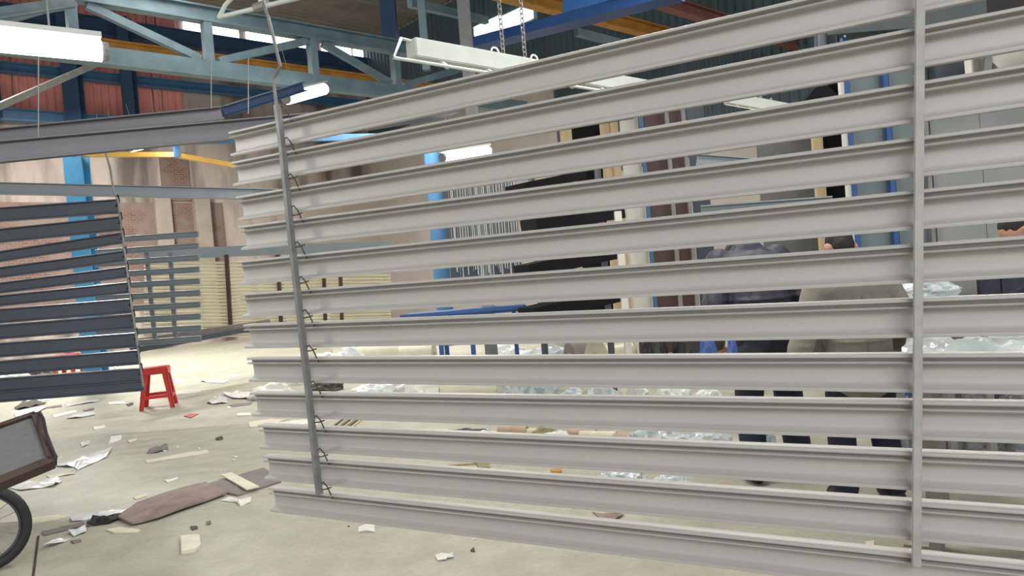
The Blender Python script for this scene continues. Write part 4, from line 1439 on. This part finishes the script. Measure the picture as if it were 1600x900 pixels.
def person(base, yaw, lab, jacket, trousers, lean=0.15, head_pitch=.55, head_yaw=0, sc=1.0, stance=.12, reach=.30, hands_z=.92, elbow_out=.29, elbow_z=1.03):
    base = Vector(base)
    t = thing('person', base, lab, 'person')
    Rm = Matrix.Rotation(yaw, 3, 'Z')

    def P(x, y, z):
        return base + Rm @ (Vector((x, y, z)) * sc)
    ly = lambda z: max(0, z - .85) * math.tan(lean)
    lz = lambda z: .85 + (z - .85) * math.cos(lean) if z > .85 else z
    B = lambda x, y, z: P(x, y + ly(z) * math.cos(lean), lz(z))
    hip, chest, neck = B(0, 0, .88), B(0, 0, 1.18), B(0, .0, 1.36)
    hd0 = B(0, 0, 1.40)
    Hr = Matrix.Rotation(yaw, 3, 'Z') @ Matrix.Rotation(head_yaw, 3, 'Z') @ Matrix.Rotation(-(head_pitch), 3, 'X')
    H = lambda x, y, z: hd0 + Hr @ (Vector((x, y, z)) * sc)
    sh = [B(s_ * .175, .0, 1.31) for s_ in (-1, 1)]
    el = [B(s_ * elbow_out, -.02, elbow_z) for s_ in (-1, 1)]
    wrp = [P(s_ * .13, reach + ly(1.1), hands_z) for s_ in (-1, 1)]
    kn = [P(s_ * stance * 1.0, .03, .47) for s_ in (-1, 1)]
    an = [P(s_ * stance * 1.15, -.03, .09) for s_ in (-1, 1)]
    hpj = [P(s_ * .09, 0, .86) for s_ in (-1, 1)]
    body = [('capsule', hip, chest, .105 * sc, .11 * sc), ('capsule', chest, B(0, 0, 1.29), .11 * sc, .08 * sc), ('capsule', neck - (neck - chest) * .3, H(0, .0, .06), .062 * sc, .055 * sc),
            ('ball', H(0, .015, .145), .074 * sc, .095 * sc, .108 * sc, Hr), ('ball', H(0, .055, .085), .055 * sc, .055 * sc, .062 * sc, Hr),
            ('capsule', H(0, .105, .14), H(0, .122, .105), .010 * sc, .016 * sc),
            ('ball', H(0, .095, .058), .026 * sc, .018 * sc, .010 * sc, Hr),
            ('ball', H(-.084, .000, .120), .014 * sc, .020 * sc, .034 * sc, Hr), ('ball', H(.084, .000, .120), .014 * sc, .020 * sc, .034 * sc, Hr)]
    for i in (0, 1):
        body += [('capsule', sh[i], el[i], .055 * sc, .042 * sc), ('capsule', el[i], wrp[i], .042 * sc, .029 * sc),
                 ('capsule', hpj[i], kn[i], .085 * sc, .055 * sc), ('capsule', kn[i], an[i], .055 * sc, .038 * sc),
                 ('capsule', an[i] - Z * .04 * sc, P((i * 2 - 1) * stance * 1.2, .12, .035), .036 * sc, .03 * sc)]
        d = (wrp[i] - el[i]).normalized()
        side = d.cross(Z).normalized() * (1 if i == 0 else -1)
        down = -Z
        palm = wrp[i] + d * .05 * sc
        body.append(('capsule', wrp[i] + d * .01, palm + d * .03 * sc, .03 * sc, .034 * sc))
        for f_, (o_, l_) in enumerate(((-.03, .075), (-.010, .085), (.010, .080), (.03, .062))):
            a_ = palm + d * .05 * sc + side * o_ * sc
            b_ = a_ + (d * .8 + down * .4) * l_ * .55 * sc
            c_ = b_ + (d * .3 + down * .9) * l_ * .5 * sc
            body += [('capsule', a_ - d * .02, b_, .0105 * sc, .010 * sc, 8), ('capsule', b_, c_, .010 * sc, .0085 * sc, 8)]
        a_ = palm + side * .03 * sc - d * .01
        b_ = a_ + (side * .7 + d * .6) * .04 * sc
        body += [('capsule', a_, b_, .013 * sc, .011 * sc, 8), ('capsule', b_, b_ + (d * .9 + down * .3) * .035 * sc, .011 * sc, .009 * sc, 8)]
    mesh_body(body, 'body', M_skin, t, .0075, 3)
    # eyes
    for s_ in (-1, 1):
        MB().ball(H(s_ * .032, .098, .135), .012 * sc, .010 * sc, .009 * sc, Hr, 10, 6).build('eye', M_ivory, t, smooth=True)
    # hair cap: over crown, back and sides, nape left short
    hr = [('ball', H(0, -.004, .165), .076 * sc, .100 * sc, .100 * sc, Hr), ('ball', H(0, -.035, .115), .064 * sc, .066 * sc, .075 * sc, Hr)]
    mesh_body(hr, 'hair', M_hair, t, .008, 2)
    # jacket
    jk = [('capsule', P(-.06, 0, .74), B(-.06, 0, 1.20), .135 * sc, .135 * sc), ('capsule', P(.06, 0, .74), B(.06, 0, 1.20), .135 * sc, .135 * sc),
          ('capsule', B(-.07, 0, 1.18), B(-.06, -.01, 1.30), .135 * sc, .09 * sc), ('capsule', B(.07, 0, 1.18), B(.06, -.01, 1.30), .135 * sc, .09 * sc),
          ('capsule', B(-.16, -.01, 1.28), B(.16, -.01, 1.28), .085 * sc, .085 * sc), ('ball', B(0, -.03, 1.25), .24 * sc, .125 * sc, .11 * sc),
          ('capsule', B(-.04, -.02, 1.36), B(.04, -.02, 1.36), .066 * sc, .066 * sc)]
    jk += [('capsule', B(0, 0, .82), B(0, 0, 1.22), .142 * sc, .142 * sc)]
    for i in (0, 1):
        jk += [('capsule', sh[i], el[i], .085 * sc, .070 * sc), ('capsule', el[i], el[i].lerp(wrp[i], .97), .070 * sc, .050 * sc)]
        for k in range(3):
            p = sh[i].lerp(el[i], .45 + k * .22)
            jk.append(('ball', p, (.088 - k * .004) * sc, (.088 - k * .004) * sc, .022 * sc))
    for k in range(3):
        jk.append(('ball', B(0, -.02, .86 + k * .10), (.205 - .006 * k) * sc, .145 * sc, .020 * sc))
    jo = mesh_body(jk, 'jacket', jacket, t, .010, 4)
    # seam down the back
    MB().tube([B(0, -.139, z) for z in (.85, .95, 1.05, 1.15, 1.22)], .004, 5).build('back_seam', jacket, jo)
    tr = [('capsule', hpj[0], hpj[1], .108 * sc, .108 * sc), ('capsule', P(0, 0, .9), P(0, 0, .84), .115 * sc, .115 * sc)]
    for i in (0, 1):
        tr += [('capsule', hpj[i], kn[i], .105 * sc, .080 * sc), ('capsule', kn[i], an[i] + Z * .02 * sc, .082 * sc, .072 * sc)]
    mesh_body(tr, 'trousers', trousers, t, .010, 4)
    for i in (0, 1):
        s_ = i * 2 - 1
        sh_ = [('capsule', P(s_ * stance * 1.15, -.06, .048), P(s_ * stance * 1.22, .13, .042), .046 * sc, .042 * sc), ('capsule', an[i], an[i] - Z * .04 * sc, .045 * sc, .045 * sc)]
        mesh_body(sh_, 'shoe', M_black, t, .008, 3)
    return t


q = at(1330, 383, 3.95)
person((q.x, q.y, 0), -.02, 'person seen from behind in an olive-grey jacket and dark trousers, head bowed', M_olive, M_trou, lean=.12, head_pitch=.65, sc=.93, elbow_out=.345, hands_z=.97, reach=.36, elbow_z=.90)
q = at(1188, 395, 4.5)
person((q.x, q.y, 0), .05, 'person from behind in a dark navy jacket, bent forward left of the olive-grey jacket', M_navy, M_trou, lean=.45, head_pitch=1.95, sc=1.07, stance=.115, reach=.36, hands_z=.74, elbow_out=.27)
q = at(1688, 370, 4.7)
person((q.x, q.y, 0), 1.5, 'person in dark clothes bending to the left at the right frame edge', M_navy, M_trou, lean=.5, head_pitch=.95, sc=1.0)
# blue apron strings / cloth by the navy jacket
for px_, lab in ((1108, 'bright blue cloth piece left of the navy trousers, wider one'), (1146, 'bright blue cloth piece at the edge of the navy jacket, narrower one')):
    o = lump(at(px_, 572, 4.05), .045 if px_ == 1108 else .025, .03, .13, mat('cornflower_cloth', (.10, .17, .50), .8), 'blue_cloth', 91, rough=.3)
    tag(o, lab, 'cloth')
for px_, py_, w_, h_, lab in ((1024, 594, .17, .50, 'black covered stack right of the fat cream film roll'), (1078, 592, .17, .50, 'black covered stack close to the bright blue cloth')):
    o = lump(on_floor(px_, py_), w_, .22, h_, M_black, 'black_stack', 95 + px_, rough=.25)
    tag(o, lab, 'stack')
